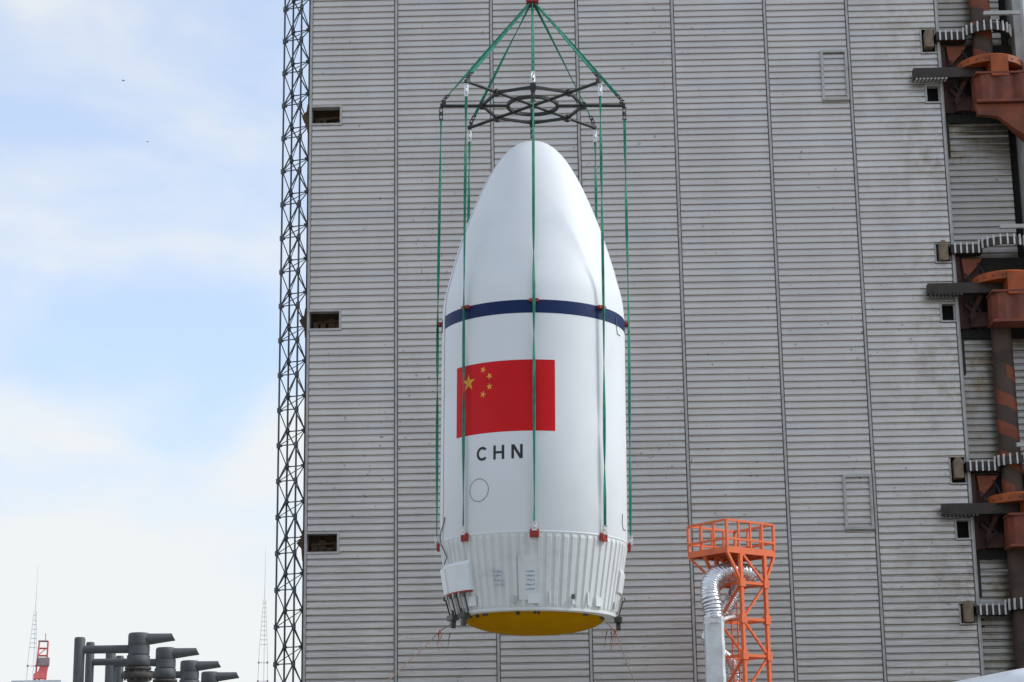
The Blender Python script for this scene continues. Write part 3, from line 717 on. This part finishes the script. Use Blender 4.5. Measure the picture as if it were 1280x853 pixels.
# ------------------------------------------------------------------ lifting gear
Z_ARM = zf(132.5); Z_HOOK = zf(6); RA = 2.66
SP = thing('spreader_frame', H((0, 0, Z_ARM)), (0, TILT, 0), 'dark eight-armed octagonal spreader frame hanging above the nose of the fairing', 'spreader frame')
RO = 1.47; RI = 0.72
for i in range(8):
    a = i * math.pi / 4; s_, c_ = math.sin(a), -math.cos(a)
    inner = RI if i % 2 == 0 else 0.0
    RE = RO + 0.05 if i in (0, 4) else RA
    d = Quaternion((0, 0, 1), a)
    b = MB(); b.cyl((0, -inner, 0), (0, -RE, 0), 0.046, n=10); b.box((0, -RE, 0), (0.11, 0.06, 0.11)); b.box((0, -RE + 0.08, 0.08), (0.04, 0.12, 0.08))
    arm = b.build('arm', 'spreader', SP); arm.rotation_mode = 'QUATERNION'; arm.rotation_quaternion = d
    if i % 2 == 1: arm.location.z = 0.003 * i
    b = MB(); b.box((0, -RO, 0.0), (0.16, 0.14, 0.18)); j = b.build('joint_collar', 'spreader', SP); j.rotation_mode = 'QUATERNION'; j.rotation_quaternion = d
    a2 = a + math.pi / 4
    bar('octagon_bar', (RO * s_, RO * c_, 0.012), (RO * math.sin(a2), -RO * math.cos(a2), 0.012), 0.036, 'spreader', SP, square=True)
MB().lathe([(RI - 0.045, -0.045), (RI + 0.045, -0.045), (RI + 0.045, 0.045), (RI - 0.045, 0.045), (RI - 0.045, -0.045)], 64, smooth=False).build('centre_ring', 'spreader', SP)
# hook block with wire ropes
HK = thing('crane_hook_block', H((0, 0, Z_HOOK)), (0, 0, 0), 'red crane hook block at the top gathering all green slings', 'hook block')
b = MB(); b.prism([(-0.17, 0.05), (0.17, 0.05), (0.21, 0.25), (0.21, 1.1), (0.12, 1.35), (-0.12, 1.35), (-0.21, 1.1), (-0.21, 0.25)], -0.14, 0.14); b.build('block', 'hookred', HK)
b = MB(); b.tube([(0.0, 0, 0.06), (0, 0, -0.02), (0.10, 0, -0.08), (0.10, 0, -0.02)], 0.045, 8); b.tube([(0.0, 0, 0.06), (0, 0, -0.02), (-0.10, 0, -0.08), (-0.10, 0, -0.02)], 0.045, 8); b.build('ram_horn', 'darkmetal', HK)
for x in (-0.1, 0.1): MB().cyl((x, 0, 1.3), (x, 0, 30), 0.018, n=6).build('hoist_rope', 'darkmetal', HK)

def ribbon(name, pts, wd, th, seed, twist=1.1, label=None, start=None, group=None, shackles=()):
    rr = random.Random(seed); ph0 = rr.uniform(0, math.pi) if start is None else start; f1 = rr.uniform(0.5, 0.9); f2 = rr.uniform(0, 6)
    P = [Vector(p) for p in pts]; seg = []
    for a, c in zip(P[:-1], P[1:]):
        k = max(2, int((c - a).length / 0.14))
        for i in range(k): seg.append(a.lerp(c, i / k))
    seg.append(P[-1]); n = len(seg); vs = []; s = 0
    for i, p in enumerate(seg):
        t = (seg[min(i + 1, n - 1)] - seg[max(i - 1, 0)]).normalized()
        if i: s += (p - seg[i - 1]).length
        a = ph0 + twist * (s + 0.8 * math.sin(f1 * s + f2)); q = Vector((1, 0, 0)) - t * t.x; q.normalize(); q2 = t.cross(q)
        e1 = q * math.cos(a) + q2 * math.sin(a); e2 = t.cross(e1)
        for u, v in ((-1, -1), (1, -1), (1, 1), (-1, 1)): vs.append(p + e1 * u * wd / 2 + e2 * v * th / 2)
    b = MB(); b.add(vs, [(4 * i + j, 4 * i + (j + 1) % 4, 4 * i + 4 + (j + 1) % 4, 4 * i + 4 + j) for i in range(n - 1) for j in range(4)] + [(0, 1, 2, 3), (4 * n - 1, 4 * n - 2, 4 * n - 3, 4 * n - 4)])
    T = thing(name, P[-1], (0, 0, 0), label, 'sling', group)
    o = b.build('webbing', 'sling', None); recenter(o, P[-1]); o.location = (0, 0, 0); o.parent = T
    for (p0, p1, m_) in shackles:
        p0 = Vector(p0) - P[-1]; p1 = Vector(p1) - P[-1]; d = (p1 - p0); sb = MB()
        sd = Vector((1, 0, 0)) * 0.045
        sb.tube([p0 + sd * .4, p0.lerp(p1, .25) + sd, p0.lerp(p1, .75) + sd, p1 + sd * .4], 0.016, 6); sb.tube([p0 - sd * .4, p0.lerp(p1, .25) - sd, p0.lerp(p1, .75) - sd, p1 - sd * .4], 0.016, 6)
        sb.cyl(p0 - sd * 1.5, p0 + sd * 1.5, 0.022, n=8); sb.cyl(p1 - sd * 1.5, p1 + sd * 1.5, 0.022, n=8); sb.cyl(p0.lerp(p1, .35), p0.lerp(p1, .65), 0.035, n=8)
        sb.build('shackle', m_, T)
    return T
WHERE = ['front centre', 'front right', 'right outer', 'rear right', 'rear centre', 'rear left', 'left outer', 'front left']
for i in range(8):
    a = i * math.pi / 4; s_, c_ = math.sin(a), -math.cos(a); rl = RO + 0.05 if i in (0, 4) else RA; ra = rl - 0.06; sl_ = 0.42 if i in (0, 4) else 0.22
    armend = Vector(H((ra * s_, ra * c_, Z_ARM + 0.16)))
    hk = Vector(H((0.13 * s_, 0.10 * c_, Z_HOOK - 0.02)))
    dirv = (armend - hk).normalized()
    ribbon('upper_sling', [hk, armend - dirv * sl_], 0.085, 0.028, 40 + i, 0.5,
           f'green webbing sling from the red hook down to the {WHERE[i]} arm of the spreader', None, 'upper slings between hook and spreader',
           [(armend - dirv * sl_, armend, 'chrome' if i == 0 else 'darkmetal')])
    top = Vector(H((rl * s_, rl * c_, Z_ARM - 0.06))); t2 = Vector(H((rl * s_, rl * c_, Z_ARM - 0.42)))
    padp = Vector(H(((R + 0.125) * s_, (R + 0.125) * c_, Z_PAD))); end = Vector(H(((R + 0.09) * s_, (R + 0.09) * c_, Z_LUG + 0.30))); l2 = Vector(H(((R + 0.08) * s_, (R + 0.08) * c_, Z_LUG + 0.08)))
    ribbon('lower_sling', [t2, padp, end], 0.076, 0.024, 60 + i, 0.9,
           f'green sling from the spreader down the {WHERE[i]} of the fairing', None, 'lower slings along the fairing',
           [(top, t2, 'chrome' if i in (1, 3, 5, 7) else 'darkmetal'), (end, l2, 'chrome')])
# tag lines with little flags
def tagline(pts, label, flags):
    P = [at(*p) for p in pts]; T = thing('tag_line', P[0], (0, 0, 0), label, 'rope')
    b = MB(); b.tube([p - P[0] for p in P], 0.012, 5); b.build('rope', 'rope', T)
    for k, f in enumerate(flags):
        q = at(*f) - P[0]; b = MB(); b.tube([q, q + Vector((0.06 - 0.05 * k, 0, -0.14)), q + Vector((-0.03 * k, 0.02, -0.30)), q + Vector((0.10 - 0.09 * k, 0, -0.44 - 0.05 * (k % 2)))], 0.02, 5, radii=[0.026, 0.012, 0.008, 0.004]); b.build('tape_tail', 'tape' if k == 0 else 'rope', T)
tagline([(566, 779, 53.6), (553, 787, 53.2), (545, 794, 52.8), (528, 812, 51), (508, 829, 48), (470, 866, 40), (420, 960, 30)], 'thin rope trailing down to the left below the fairing', [(549, 788, 53), (548, 792, 53), (563, 791, 53)])
tagline([(757, 777, 53.6), (766, 787, 53.2), (773, 799, 52.6), (781, 822, 51), (793, 852, 48), (830, 950, 36)], 'thin rope with orange tape trailing down to the right below the fairing', [(768, 787, 53.1), (764, 790, 53.1), (759, 789, 53.1), (770, 789, 53)])

# ------------------------------------------------------------------ orange lattice tower
DT = 70.0; ang = rad(38.5)
pn = at(909, 682.5, DT)                        # near bottom corner of the railing platform
ex = Vector((math.cos(ang), math.sin(ang), 0)); ey = Vector((-math.sin(ang), math.cos(ang), 0))
OT = thing('orange_lattice_tower', (pn.x, pn.y, 0), (0, 0, ang), 'orange steel lattice tower with railed platform standing right of the fairing', 'tower')
SX, SY = 2.34, 1.96; ZP = pn.z; ZR = at(908, 649.5, DT).z; RH = ZR - ZP
r_ = 0.055
def ob(name, p0, p1, r=0.05, sq=True): return bar(name, p0, p1, r, 'orange', OT, square=sq)
# local axes: x along the right face, y along the left face, origin at near platform corner
MB().b2((-0.03, -0.03, ZP - 0.22), (SX + 0.03, 0.05, ZP)).build('floor_beam', 'orange', OT)
MB().b2((-0.03, SY - 0.05, ZP - 0.22), (SX + 0.03, SY + 0.03, ZP)).build('floor_beam', 'orange', OT)
MB().b2((-0.03, 0.052, ZP - 0.22), (0.05, SY - 0.052, ZP)).build('floor_beam', 'orange', OT)
MB().b2((SX - 0.05, 0.052, ZP - 0.22), (SX + 0.03, SY - 0.052, ZP)).build('floor_beam', 'orange', OT)
MB().b2((0.05, 0.05, ZP - 0.10), (SX - 0.05, SY - 0.05, ZP - 0.06)).build('deck', 'deck', OT)
for k in range(1, 4): MB().b2((SX * k / 4 - 0.04, 0.053, ZP - 0.20), (SX * k / 4 + 0.04, SY - 0.053, ZP - 0.102)).build('joist', 'orange', OT)
for (x, y) in ((0, 0), (SX, 0), (0, SY), (SX, SY)): ob('rail_post', (x, y, ZP), (x, y, ZR), 0.045)
for k in (1, 2, 3):
    for y in (0, SY): ob('rail_post', (SX * k / 4, y, ZP), (SX * k / 4, y, ZR - 0.04), 0.034)
for k in (1, 2):
    for x in (0, SX): ob('rail_post', (x, SY * k / 3, ZP), (x, SY * k / 3, ZR - 0.04), 0.034)
for z in (ZR, ZP + RH * 0.30):
    for y in (0, SY): ob('rail', (0.04, y, z), (SX - 0.04, y, z), 0.038)
    for x in (0, SX): ob('rail', (x, 0.04, z), (x, SY - 0.04, z), 0.038)
# shaft of the tower
BX0, BX1, BY0, BY1 = 0.62, 1.82, 0.0, 1.2
# find near leg so that it stands at photo x 925, row 727
LV = [ZP - 0.12, at(926, 728, DT + 0.4).z, at(929.5, 773.5, DT + 0.4).z, at(932.8, 819, DT + 0.4).z]
while LV[-1] > 1.5: LV.append(LV[-1] - 1.3)
LV.append(0.0)
legs = {'n': (BX0, BY0), 'r': (BX1, BY0), 'l': (BX0, BY1), 'b': (BX1, BY1)}
for k_, (x, y) in legs.items(): ob('leg', (x, y, 0), (x, y, ZP - 0.22), 0.062)
gus = MB().box((0, 0, 0), (0.24, 0.18, 0.30)).mesh('gusset_plate', 'orange')
for i in range(1, len(LV) - 1):
    z = LV[i]
    for (p, q) in (('n', 'r'), ('n', 'l'), ('r', 'b'), ('l', 'b')):
        a, c = Vector((*legs[p], z)), Vector((*legs[q], z)); ob('girt', a, c, 0.05)
    for k_ in legs: inst('gusset_plate', gus, OT, (*legs[k_], z))
for i in range(len(LV) - 1):
    zt_, zb_ = LV[i], LV[i + 1]
    for (p, q) in (('n', 'r'), ('l', 'n')):
        a, c = (p, q) if i % 2 == 0 else (q, p)
        ob('diagonal', (*legs[a], zt_), (*legs[c], zb_), 0.038)
for (c0, c1) in (((0, 0.02), 'n'), ((SX, 0.02), 'r'), ((0, SY), 'l'), ((SX, SY), 'b'), ((0.0, 1.2), 'l')):
    ob('knee_brace', (c0[0], c0[1], ZP - 0.2), (*legs[c1], LV[1] + 0.05), 0.045)
# ladder inside
for x in (1.05, 1.35): bar('ladder_rail', (x, 1.0, 0), (x, 1.0, ZP - 0.1), 0.025, 'orange', OT)
for k in range(36): bar('ladder_rung', (1.05, 1.0, 0.4 + 0.3 * k), (1.35, 1.0, 0.4 + 0.3 * k), 0.014, 'orange', OT)

# ------------------------------------------------------------------ foil ducts beside the tower
def catmull(P, k=10):
    P = [Vector(p) for p in P]; Q = [P[0] * 2 - P[1]] + P + [P[-1] * 2 - P[-2]]; out = []
    for i in range(1, len(Q) - 2):
        for j in range(k):
            t = j / k; a, b_, c, d = Q[i - 1], Q[i], Q[i + 1], Q[i + 2]
            out.append(0.5 * ((2 * b_) + (c - a) * t + (2 * a - 5 * b_ + 4 * c - d) * t * t + (3 * b_ - a - 3 * c + d) * t**3))
    out.append(P[-1]); return out
def flexduct(b, P, r, pitch=0.085, seed=1):
    rr = random.Random(seed); pts = catmull(P, 14); L_ = [0]
    for a, c in zip(pts[:-1], pts[1:]): L_.append(L_[-1] + (c - a).length)
    n = int(L_[-1] / (pitch / 4)); out = []; rad_ = []
    for i in range(n + 1):
        s = L_[-1] * i / n; j = max(k for k in range(len(L_)) if L_[k] <= s + 1e-9); j = min(j, len(pts) - 2)
        t = (s - L_[j]) / max(1e-6, L_[j + 1] - L_[j]); out.append(pts[j].lerp(pts[j + 1], t))
        rad_.append(r * (1 + 0.05 * math.sin(2 * math.pi * (s + 0.05 * math.sin(s * 5.1)) / pitch) + 0.03 * math.sin(s * 7.3 + seed) + rr.uniform(-0.012, 0.012)))
    b0 = len(b.v); b.tube(out, r, 28, radii=rad_, smooth=True)
    for q in range(b0, len(b.v)):
        v = b.v[q]; jn = 0.014; b.v[q] = (v[0] + rr.uniform(-jn, jn), v[1] + rr.uniform(-jn, jn), v[2] + rr.uniform(-jn, jn))
DD = DT + 0.3
base = at(893.5, 812, DD)
DU = thing('foil_air_duct', (base.x, base.y, 0), (0, 0, 0), 'silver air duct rising beside the orange tower and bending into its top', 'duct')
O = Vector((base.x, base.y, 0))
ztop = at(892, 772, DD).z
b = MB(); q = 0.335; c_ = 0.10
ring = [(-q + c_, -q), (q - c_, -q), (q, -q + c_), (q, q - c_), (q - c_, q), (-q + c_, q), (-q, q - c_), (-q, -q + c_)]
zs = [0, ] + [ztop - 0.35 * k for k in range(int(ztop / 0.35), -1, -1)]
rr = random.Random(5); vs = []
for k, z in enumerate(zs):
    s_ = 1 + (0.02 if k % 3 == 0 else -0.015) + rr.uniform(-0.012, 0.012); dx = rr.uniform(-.01, .01)
    vs += [(x * s_ + dx, y * s_, z) for x, y in ring]
n = 8
b.add(vs, [(k * n + i, k * n + (i + 1) % n, (k + 1) * n + (i + 1) % n, (k + 1) * n + i) for k in range(len(zs) - 1) for i in range(n)], False); b.add(vs[-n:], [tuple(range(n))])
b.build('duct_riser', 'foilbox', DU)
b = MB()
for zz in (ztop - 0.02, ztop - 0.22): b.cyl((0, 0, zz), (0, 0, zz + 0.035), 0.40, n=20)
b.build('duct_strap', 'foil', DU)
b = MB(); flexduct(b, [at(892.3, 774, DD) - O, at(891, 760, DD) - O, at(887.5, 743, DD + .05) - O, at(890, 727, DD + .2) - O, at(903, 717, DD + .5) - O, at(918, 715, DD + .8) - O, at(932, 717, DD + 1.0) - O, at(942, 723, DD + 1.1) - O], 0.335, 0.10, 3)
b.build('flexible_elbow', 'foil', DU)
D2 = thing('foil_side_hose', at(922, 738, DD + 1.9), (0, 0, 0), 'crumpled silver hose looping behind the duct inside the orange tower', 'hose'); O2 = D2.location.copy()
b = MB(); flexduct(b, [at(924, 726, DD + 1.3) - O2, at(917, 743, DD + 1.2) - O2, at(908, 762, DD + 1.0) - O2, at(893, 781, DD + 1.1) - O2, at(884, 797, DD + 1.2) - O2, at(892, 812, DD + 1.3) - O2, at(908, 822, DD + 1.4) - O2, at(916, 838, DD + 1.5) - O2, at(917, 860, DD + 1.5) - O2, at(917, 900, DD + 1.5) - O2], 0.21, 0.09, 9)
b.build('hose', 'foil', D2)
b = MB(); b.cyl(at(903, 775, DD + .3) - O2, at(917, 771, DD + .9) - O2, 0.09, n=14); b.build('hose_branch', 'foilbox', D2)

# ------------------------------------------------------------------ water cannon nozzles, bottom left
def nozzle(D, label):
    X0 = -7.53; T = thing('water_spray_nozzle', (X0, D, 0), (0, 0, 0), label, 'spray nozzle', 'row of dark spray nozzles')
    zt_ = at(169.4, 791.5, 40.0).z; r = 0.213
    MB().cyl((0, 0, 0), (0, 0, zt_ - 0.86), 0.205, n=28).build('riser', 'pipe_rust', T)
    b = MB(); b.lathe([(0.10, zt_ - 0.90), (0.285, zt_ - 0.90), (0.295, zt_ - 0.84), (0.285, zt_ - 0.79), (0.235, zt_ - 0.78), (0.235, zt_ - 0.74), (0.26, zt_ - 0.73), (0.26, zt_ - 0.68), (0.10, zt_ - 0.67)], 32); [b.cyl((0.262 * math.sin(2 * math.pi * k / 12), 0.262 * math.cos(2 * math.pi * k / 12), zt_ - 0.94), (0.262 * math.sin(2 * math.pi * k / 12), 0.262 * math.cos(2 * math.pi * k / 12), zt_ - 0.75), 0.018, n=6) for k in range(12)]; b.build('flange', 'pipe_rust', T)
    b = MB(); b.lathe([(0.10, zt_ - 0.67), (0.225, zt_ - 0.66), (0.228, zt_ - 0.45), (0.205, zt_ - 0.44), (0.205, zt_ - 0.25), (0.213, zt_ - 0.24), (0.213, zt_ - 0.045), (0.20, zt_ - 0.012), (0.17, zt_), (0.001, zt_ + 0.004)], 36)
    body = b.build('body', 'pipe', T)
    b = MB(); b.lathe([(0.232, zt_ - 0.43), (0.232, zt_ - 0.26)], 14, (0, 0, 0), rad(-25), rad(80)); b.lathe([(0.205, zt_ - 0.43), (0.232, zt_ - 0.43)], 14, (0, 0, 0), rad(-25), rad(80)); b.lathe([(0.205, zt_ - 0.26), (0.232, zt_ - 0.26)], 14, (0, 0, 0), rad(-25), rad(80)); b.build('inspection_cover', 'pipe', body)
    # arm: flattened pipe, level on top, tapering underneath, bevelled mouth
    b = MB(); vs = []; st = [(0.0, 0.17, 0.125), (0.25, 0.155, 0.11), (0.5, 0.13, 0.09), (0.66, 0.11, 0.074)]; n = 20
    for x, ry, rz in st:
        for i in range(n):
            a = 2 * math.pi * i / n; cut = 0.055 * (1 if math.sin(a) < 0 else -0.2) * abs(math.sin(a)) if x > 0.6 else 0
            vs.append((x + cut, ry * math.cos(a), zt_ - 0.012 - rz + rz * math.sin(a)))
    b.add(vs, [(k * n + i, k * n + (i + 1) % n, (k + 1) * n + (i + 1) % n, (k + 1) * n + i) for k in range(3) for i in range(n)], True)
    b.build('nozzle_arm', 'pipe', T).rotation_euler = (0, 0, rad(4))
    b = MB(); vv = [(v[0] + 0.003, v[1] * 0.8, zt_ - 0.012 - 0.074 + (v[2] - (zt_ - 0.012 - 0.074)) * 0.8) for v in vs[-n:]]; b.add(vv, [tuple(range(n))]); b.add(vs[-n:] + vv, [(i, (i + 1) % n, n + (i + 1) % n, n + i) for i in range(n)])
    b.build('nozzle_mouth', 'bore', T).rotation_euler = (0, 0, rad(4))
    # feed pipes
    zp = at(95, 797, 40).z
    for dy, rr_, nm in ((0, 0.108, 'standpipe'), (1.0, 0.088, 'standpipe')):
        b = MB(); b.lathe([(rr_, 0), (rr_, zp - 0.03), (rr_ * 0.85, zp), (0.001, zp + 0.004)], 24, (-1.18, dy, 0)); b.build(nm, 'pipe', T)
    zc = at(130, 812, 40).z
    b = MB(); b.cyl((-1.18, 0, zc), (-0.15, 0, zc), 0.082, n=20, cap=False); b.build('cross_pipe', 'pipe', T)
    b = MB(); b.cyl((-1.18, 1.0, zc - 0.16), (-0.5, 1.0, zc - 0.16), 0.07, n=16, cap=False); b.tube(catmull([(-0.5, 1.0, zc - .16), (-0.2, 0.9, zc - .18), (-0.05, 0.6, zc - .22), (0, 0.15, zc - .25)], 5), 0.07, 14); b.build('bypass_pipe', 'pipe', T)
    return T
nozzle(40.0, 'nearest and largest dark water nozzle at bottom left')
nozzle(43.1, 'second dark water nozzle behind the largest one')
nozzle(46.3, 'third dark water nozzle in the bottom left row')
nozzle(49.4, 'farthest and smallest dark water nozzle, rightmost of the row')

# ------------------------------------------------------------------ far masts and buildings
def far_mast(px_top, py_top, px_b, D, wb, label):
    pt = at(px_top, py_top, D); pb = at(px_b, 853, D)
    k = (pt.x - pb.x) / (pt.z - pb.z)
    T = thing('lightning_mast', (pb.x, D, 0), (0, 0, 0), label, 'mast', 'pale lightning masts on the horizon')
    Hh = pt.z; zl = pb.z + (Hh - pb.z) * 0.60
    wz = lambda z: wb * (1 - 0.70 * max(0, (z - 0)) / zl) if z < zl else wb * 0.3
    crn = [(-0.5, -0.3), (0.5, -0.3), (0, 0.55)]
    wb0 = wb / (1 - 0.70 * pb.z / zl)
    W = lambda z: wb0 * (1 - 0.70 * z / zl) if z < pb.z + (zl - pb.z) * 0.42 else wb0 * max(0.12, (1 - 0.70 * (pb.z + (zl - pb.z) * 0.42) / zl) * (1 - 0.8 * (z - pb.z - (zl - pb.z) * 0.42) / ((zl - pb.z) * 0.58)))
    zk = pb.z + (zl - pb.z) * 0.42
    for (x, y) in crn:
        bar('mast_leg', (x * W(0), y * W(0), 0), (x * W(zk), y * W(zk), zk), 0.055, 'mast', T, n=5)
        bar('mast_leg', (x * W(zk), y * W(zk), zk), (x * W(zl), y * W(zl), zl), 0.045, 'mast', T, n=5)
    z = 0.6; i = 0
    while z < zl:
        for j in range(3):
            a, c = crn[j], crn[(j + 1) % 3]
            bar('mast_rung', (a[0] * W(z), a[1] * W(z), z), (c[0] * W(z), c[1] * W(z), z), 0.035, 'mast', T, n=4)
        if i % 1 == 0 and z < pb.z + (zl - pb.z) * 0.45:
            for (x, y) in crn[:2]: inst('mast_node', _node, T, (x * W(z), y * W(z), z))
        z += 3.0 if z < pb.z + (zl - pb.z) * 0.42 else 0.75; i += 1
    MB().cyl((0, 0, zl), (0, 0, Hh), 0.07, 0.02, n=6).build('spike', 'mast', T)
    T.rotation_euler = (0, math.atan(k), 0)
_node = MB().box((0, 0, 0), (0.26, 0.26, 0.30)).mesh('mast_node', 'mastgrey')
far_mast(45, 706, 36.5, 330, 1.5, 'pale thin lightning mast at far left behind the red derrick')
far_mast(331.5, 682, 328, 330, 1.6, 'pale thin lightning mast just left of the lattice mast')
# low white block with red derrick on its roof
DBL = 240.0; pr = at(16, 851, DBL); pr2 = at(75, 851, DBL)
WB = thing('distant_white_block', ((pr.x + pr2.x) / 2, DBL, 0), (0, 0, 0), 'flat pale roof edge of a distant block at bottom left', 'building')
wx = (pr2.x - pr.x) / 2
MB().b2((-wx, 0, 0), (wx, 8, pr.z - 0.3)).build('wall', 'paleroof', WB)
MB().b2((-wx - 0.15, -0.15, pr.z - 0.3), (wx + 0.15, 8.15, pr.z)).build('parapet', 'mast', WB)
for k in range(4): MB().b2((-wx + 0.6 + k * 1.3, -0.02, pr.z - 2.6), (-wx + 1.3 + k * 1.3, 0.05, pr.z - 1.4)).build('window', 'glass', WB)
dz0 = pr.z; dc = at(47, 850, DBL - 0.0)
DR = thing('red_derrick', (dc.x, DBL + 2, dz0), (0, 0, rad(15)), 'small red and white derrick on the distant pale roof', 'derrick')
s_ = DBL / FPX
for (x0_, x1_) in ((-8, -4.5), (5, 6)):
    for y in (-0.4, 0.4): bar('derrick_leg', (x0_ * s_, y, 0), (x1_ * s_, y, 50 * s_), 0.10, 'mastred', DR, n=6)
for z in (20, 32, 41, 50):
    for y in (-0.4, 0.4): bar('derrick_girt', (-6 * s_, y, z * s_), (5.7 * s_, y, z * s_), 0.08, 'mastgrey' if z == 50 else 'mastred', DR, n=6)
for z in (20, 32): bar('derrick_brace', (-6 * s_, -0.4, z * s_), (5.7 * s_, -0.4, (z + 10) * s_), 0.06, 'mastred', DR, n=6)
bar('aerial', (3 * s_, 0, 50 * s_), (2.5 * s_, 0, 60 * s_), 0.05, 'mastred', DR, n=6)
MB().b2((-5.5 * s_, -0.9, 19 * s_), (8.5 * s_, 0.7, 29 * s_)).build('winch_house', 'mastgrey', DR)
b = MB(); b.prism([(-10 * s_, 3 * s_), (-10 * s_, 9 * s_), (-5 * s_, 12 * s_), (-3 * s_, 18.5 * s_), (7.5 * s_, 18.5 * s_), (6 * s_, 10 * s_), (4 * s_, 3 * s_)], -0.8, 0.6); b.build('machinery_frame', 'mastred', DR)
for x in (-9, -3, 4): MB().b2(((x - 1) * s_, -0.6, 0), ((x + 1) * s_, 0.6, 3.02 * s_)).build('foot', 'mastred', DR)

# ------------------------------------------------------------------ white vehicle, only its roof corner in view
VD = 13.0; v0 = at(1203, 853, VD); v1 = at(1282, 835, VD + 2.0)
VN = thing('white_van', (v1.x + 0.98, VD, 0), (0, 0, rad(8)), 'white vehicle roof corner at the bottom right edge', 'van')
zr_ = v1.z + 0.035
def loft(b, secs):
    n = len(secs[0]); vs = [v for s in secs for v in s]
    b.add(vs, [(k * n + i, k * n + (i + 1) % n, (k + 1) * n + (i + 1) % n, (k + 1) * n + i) for k in range(len(secs) - 1) for i in range(n)], True)
    b.add(secs[0], [tuple(range(n))]); b.add(secs[-1], [tuple(reversed(range(n)))]); return b
def sec(y, hw, z0, z1, rnd):
    return [(-hw, y, z0), (hw, y, z0), (hw, y, z1 - rnd * 1.6), (hw * 0.985, y, z1 - rnd * 0.8), (hw * 0.90, y, z1 - rnd * 0.36), (hw * 0.6, y, z1 - rnd * 0.10), (0, y, z1), (-hw * 0.6, y, z1 - rnd * 0.10), (-hw * 0.90, y, z1 - rnd * 0.36), (-hw * 0.985, y, z1 - rnd * 0.8), (-hw, y, z1 - rnd * 1.6)]
b = MB(); loft(b, [sec(0.0, 0.93, 0.45, 1.12, 0.1), sec(0.05, 0.96, 0.42, 1.2, 0.1), sec(0.75, 1.0, 0.40, 1.38, 0.12), sec(1.55, 1.0, 0.4, zr_ - 0.06, 0.22), sec(1.9, 1.0, 0.4, zr_, 0.2), sec(5.2, 1.0, 0.4, zr_ + 0.03, 0.2), sec(5.35, 0.97, 0.45, zr_ - 0.04, 0.2)]); b.build('body', 'vanwhite', VN)
b = MB(); b.add([(-0.9, 0.79, 1.45), (0.9, 0.79, 1.45), (0.88, 1.55, zr_ - 0.125), (-0.88, 1.55, zr_ - 0.125)], [(0, 1, 2, 3)]); b.build('windscreen', 'glass', VN)
for x in (-1, 1):
    for y in (0.85, 4.4):
        b = MB(); b.cyl((x * 0.80, y, 0.34), (x * 1.0, y, 0.34), 0.34, n=24); wl = b.build('wheel', 'rubber', VN)
        MB().cyl((x * 1.001, y, 0.34), (x * 1.01, y, 0.34), 0.2, n=20).build('hub', 'chrome', wl)
    MB().b2((x * 0.66 - 0.14, -0.03, 0.85), (x * 0.66 + 0.14, 0.02, 1.02)).build('headlight', 'chrome', VN)

# ------------------------------------------------------------------ two birds far off
for (px, py, lb) in ((154, 101, 'upper of two tiny dark birds in the sky'), (184.5, 177.5, 'lower of two tiny dark birds in the sky')):
    p = at(px, py, 140); b = MB()
    b.lathe([(0.001, -0.14), (0.03, -0.08), (0.045, 0), (0.03, 0.08), (0.015, 0.12), (0.001, 0.16)], 8)
    for x in (-1, 1): b.add([(0, 0, 0.05), (x * 0.12, 0.01, 0.07), (x * 0.24, 0.06, 0.0), (x * 0.10, 0.02, -0.03), (0, 0, -0.05)], [(0, 1, 2, 3, 4)])
    o = b.build('bird', 'bird', None, p); o.scale = (0.7, 0.7, 0.7) if py < 150 else (0.5, 0.5, 0.5); o.rotation_euler = (rad(60), 0, rad(30)); tag(o, lb, 'bird', 'birds in the sky')
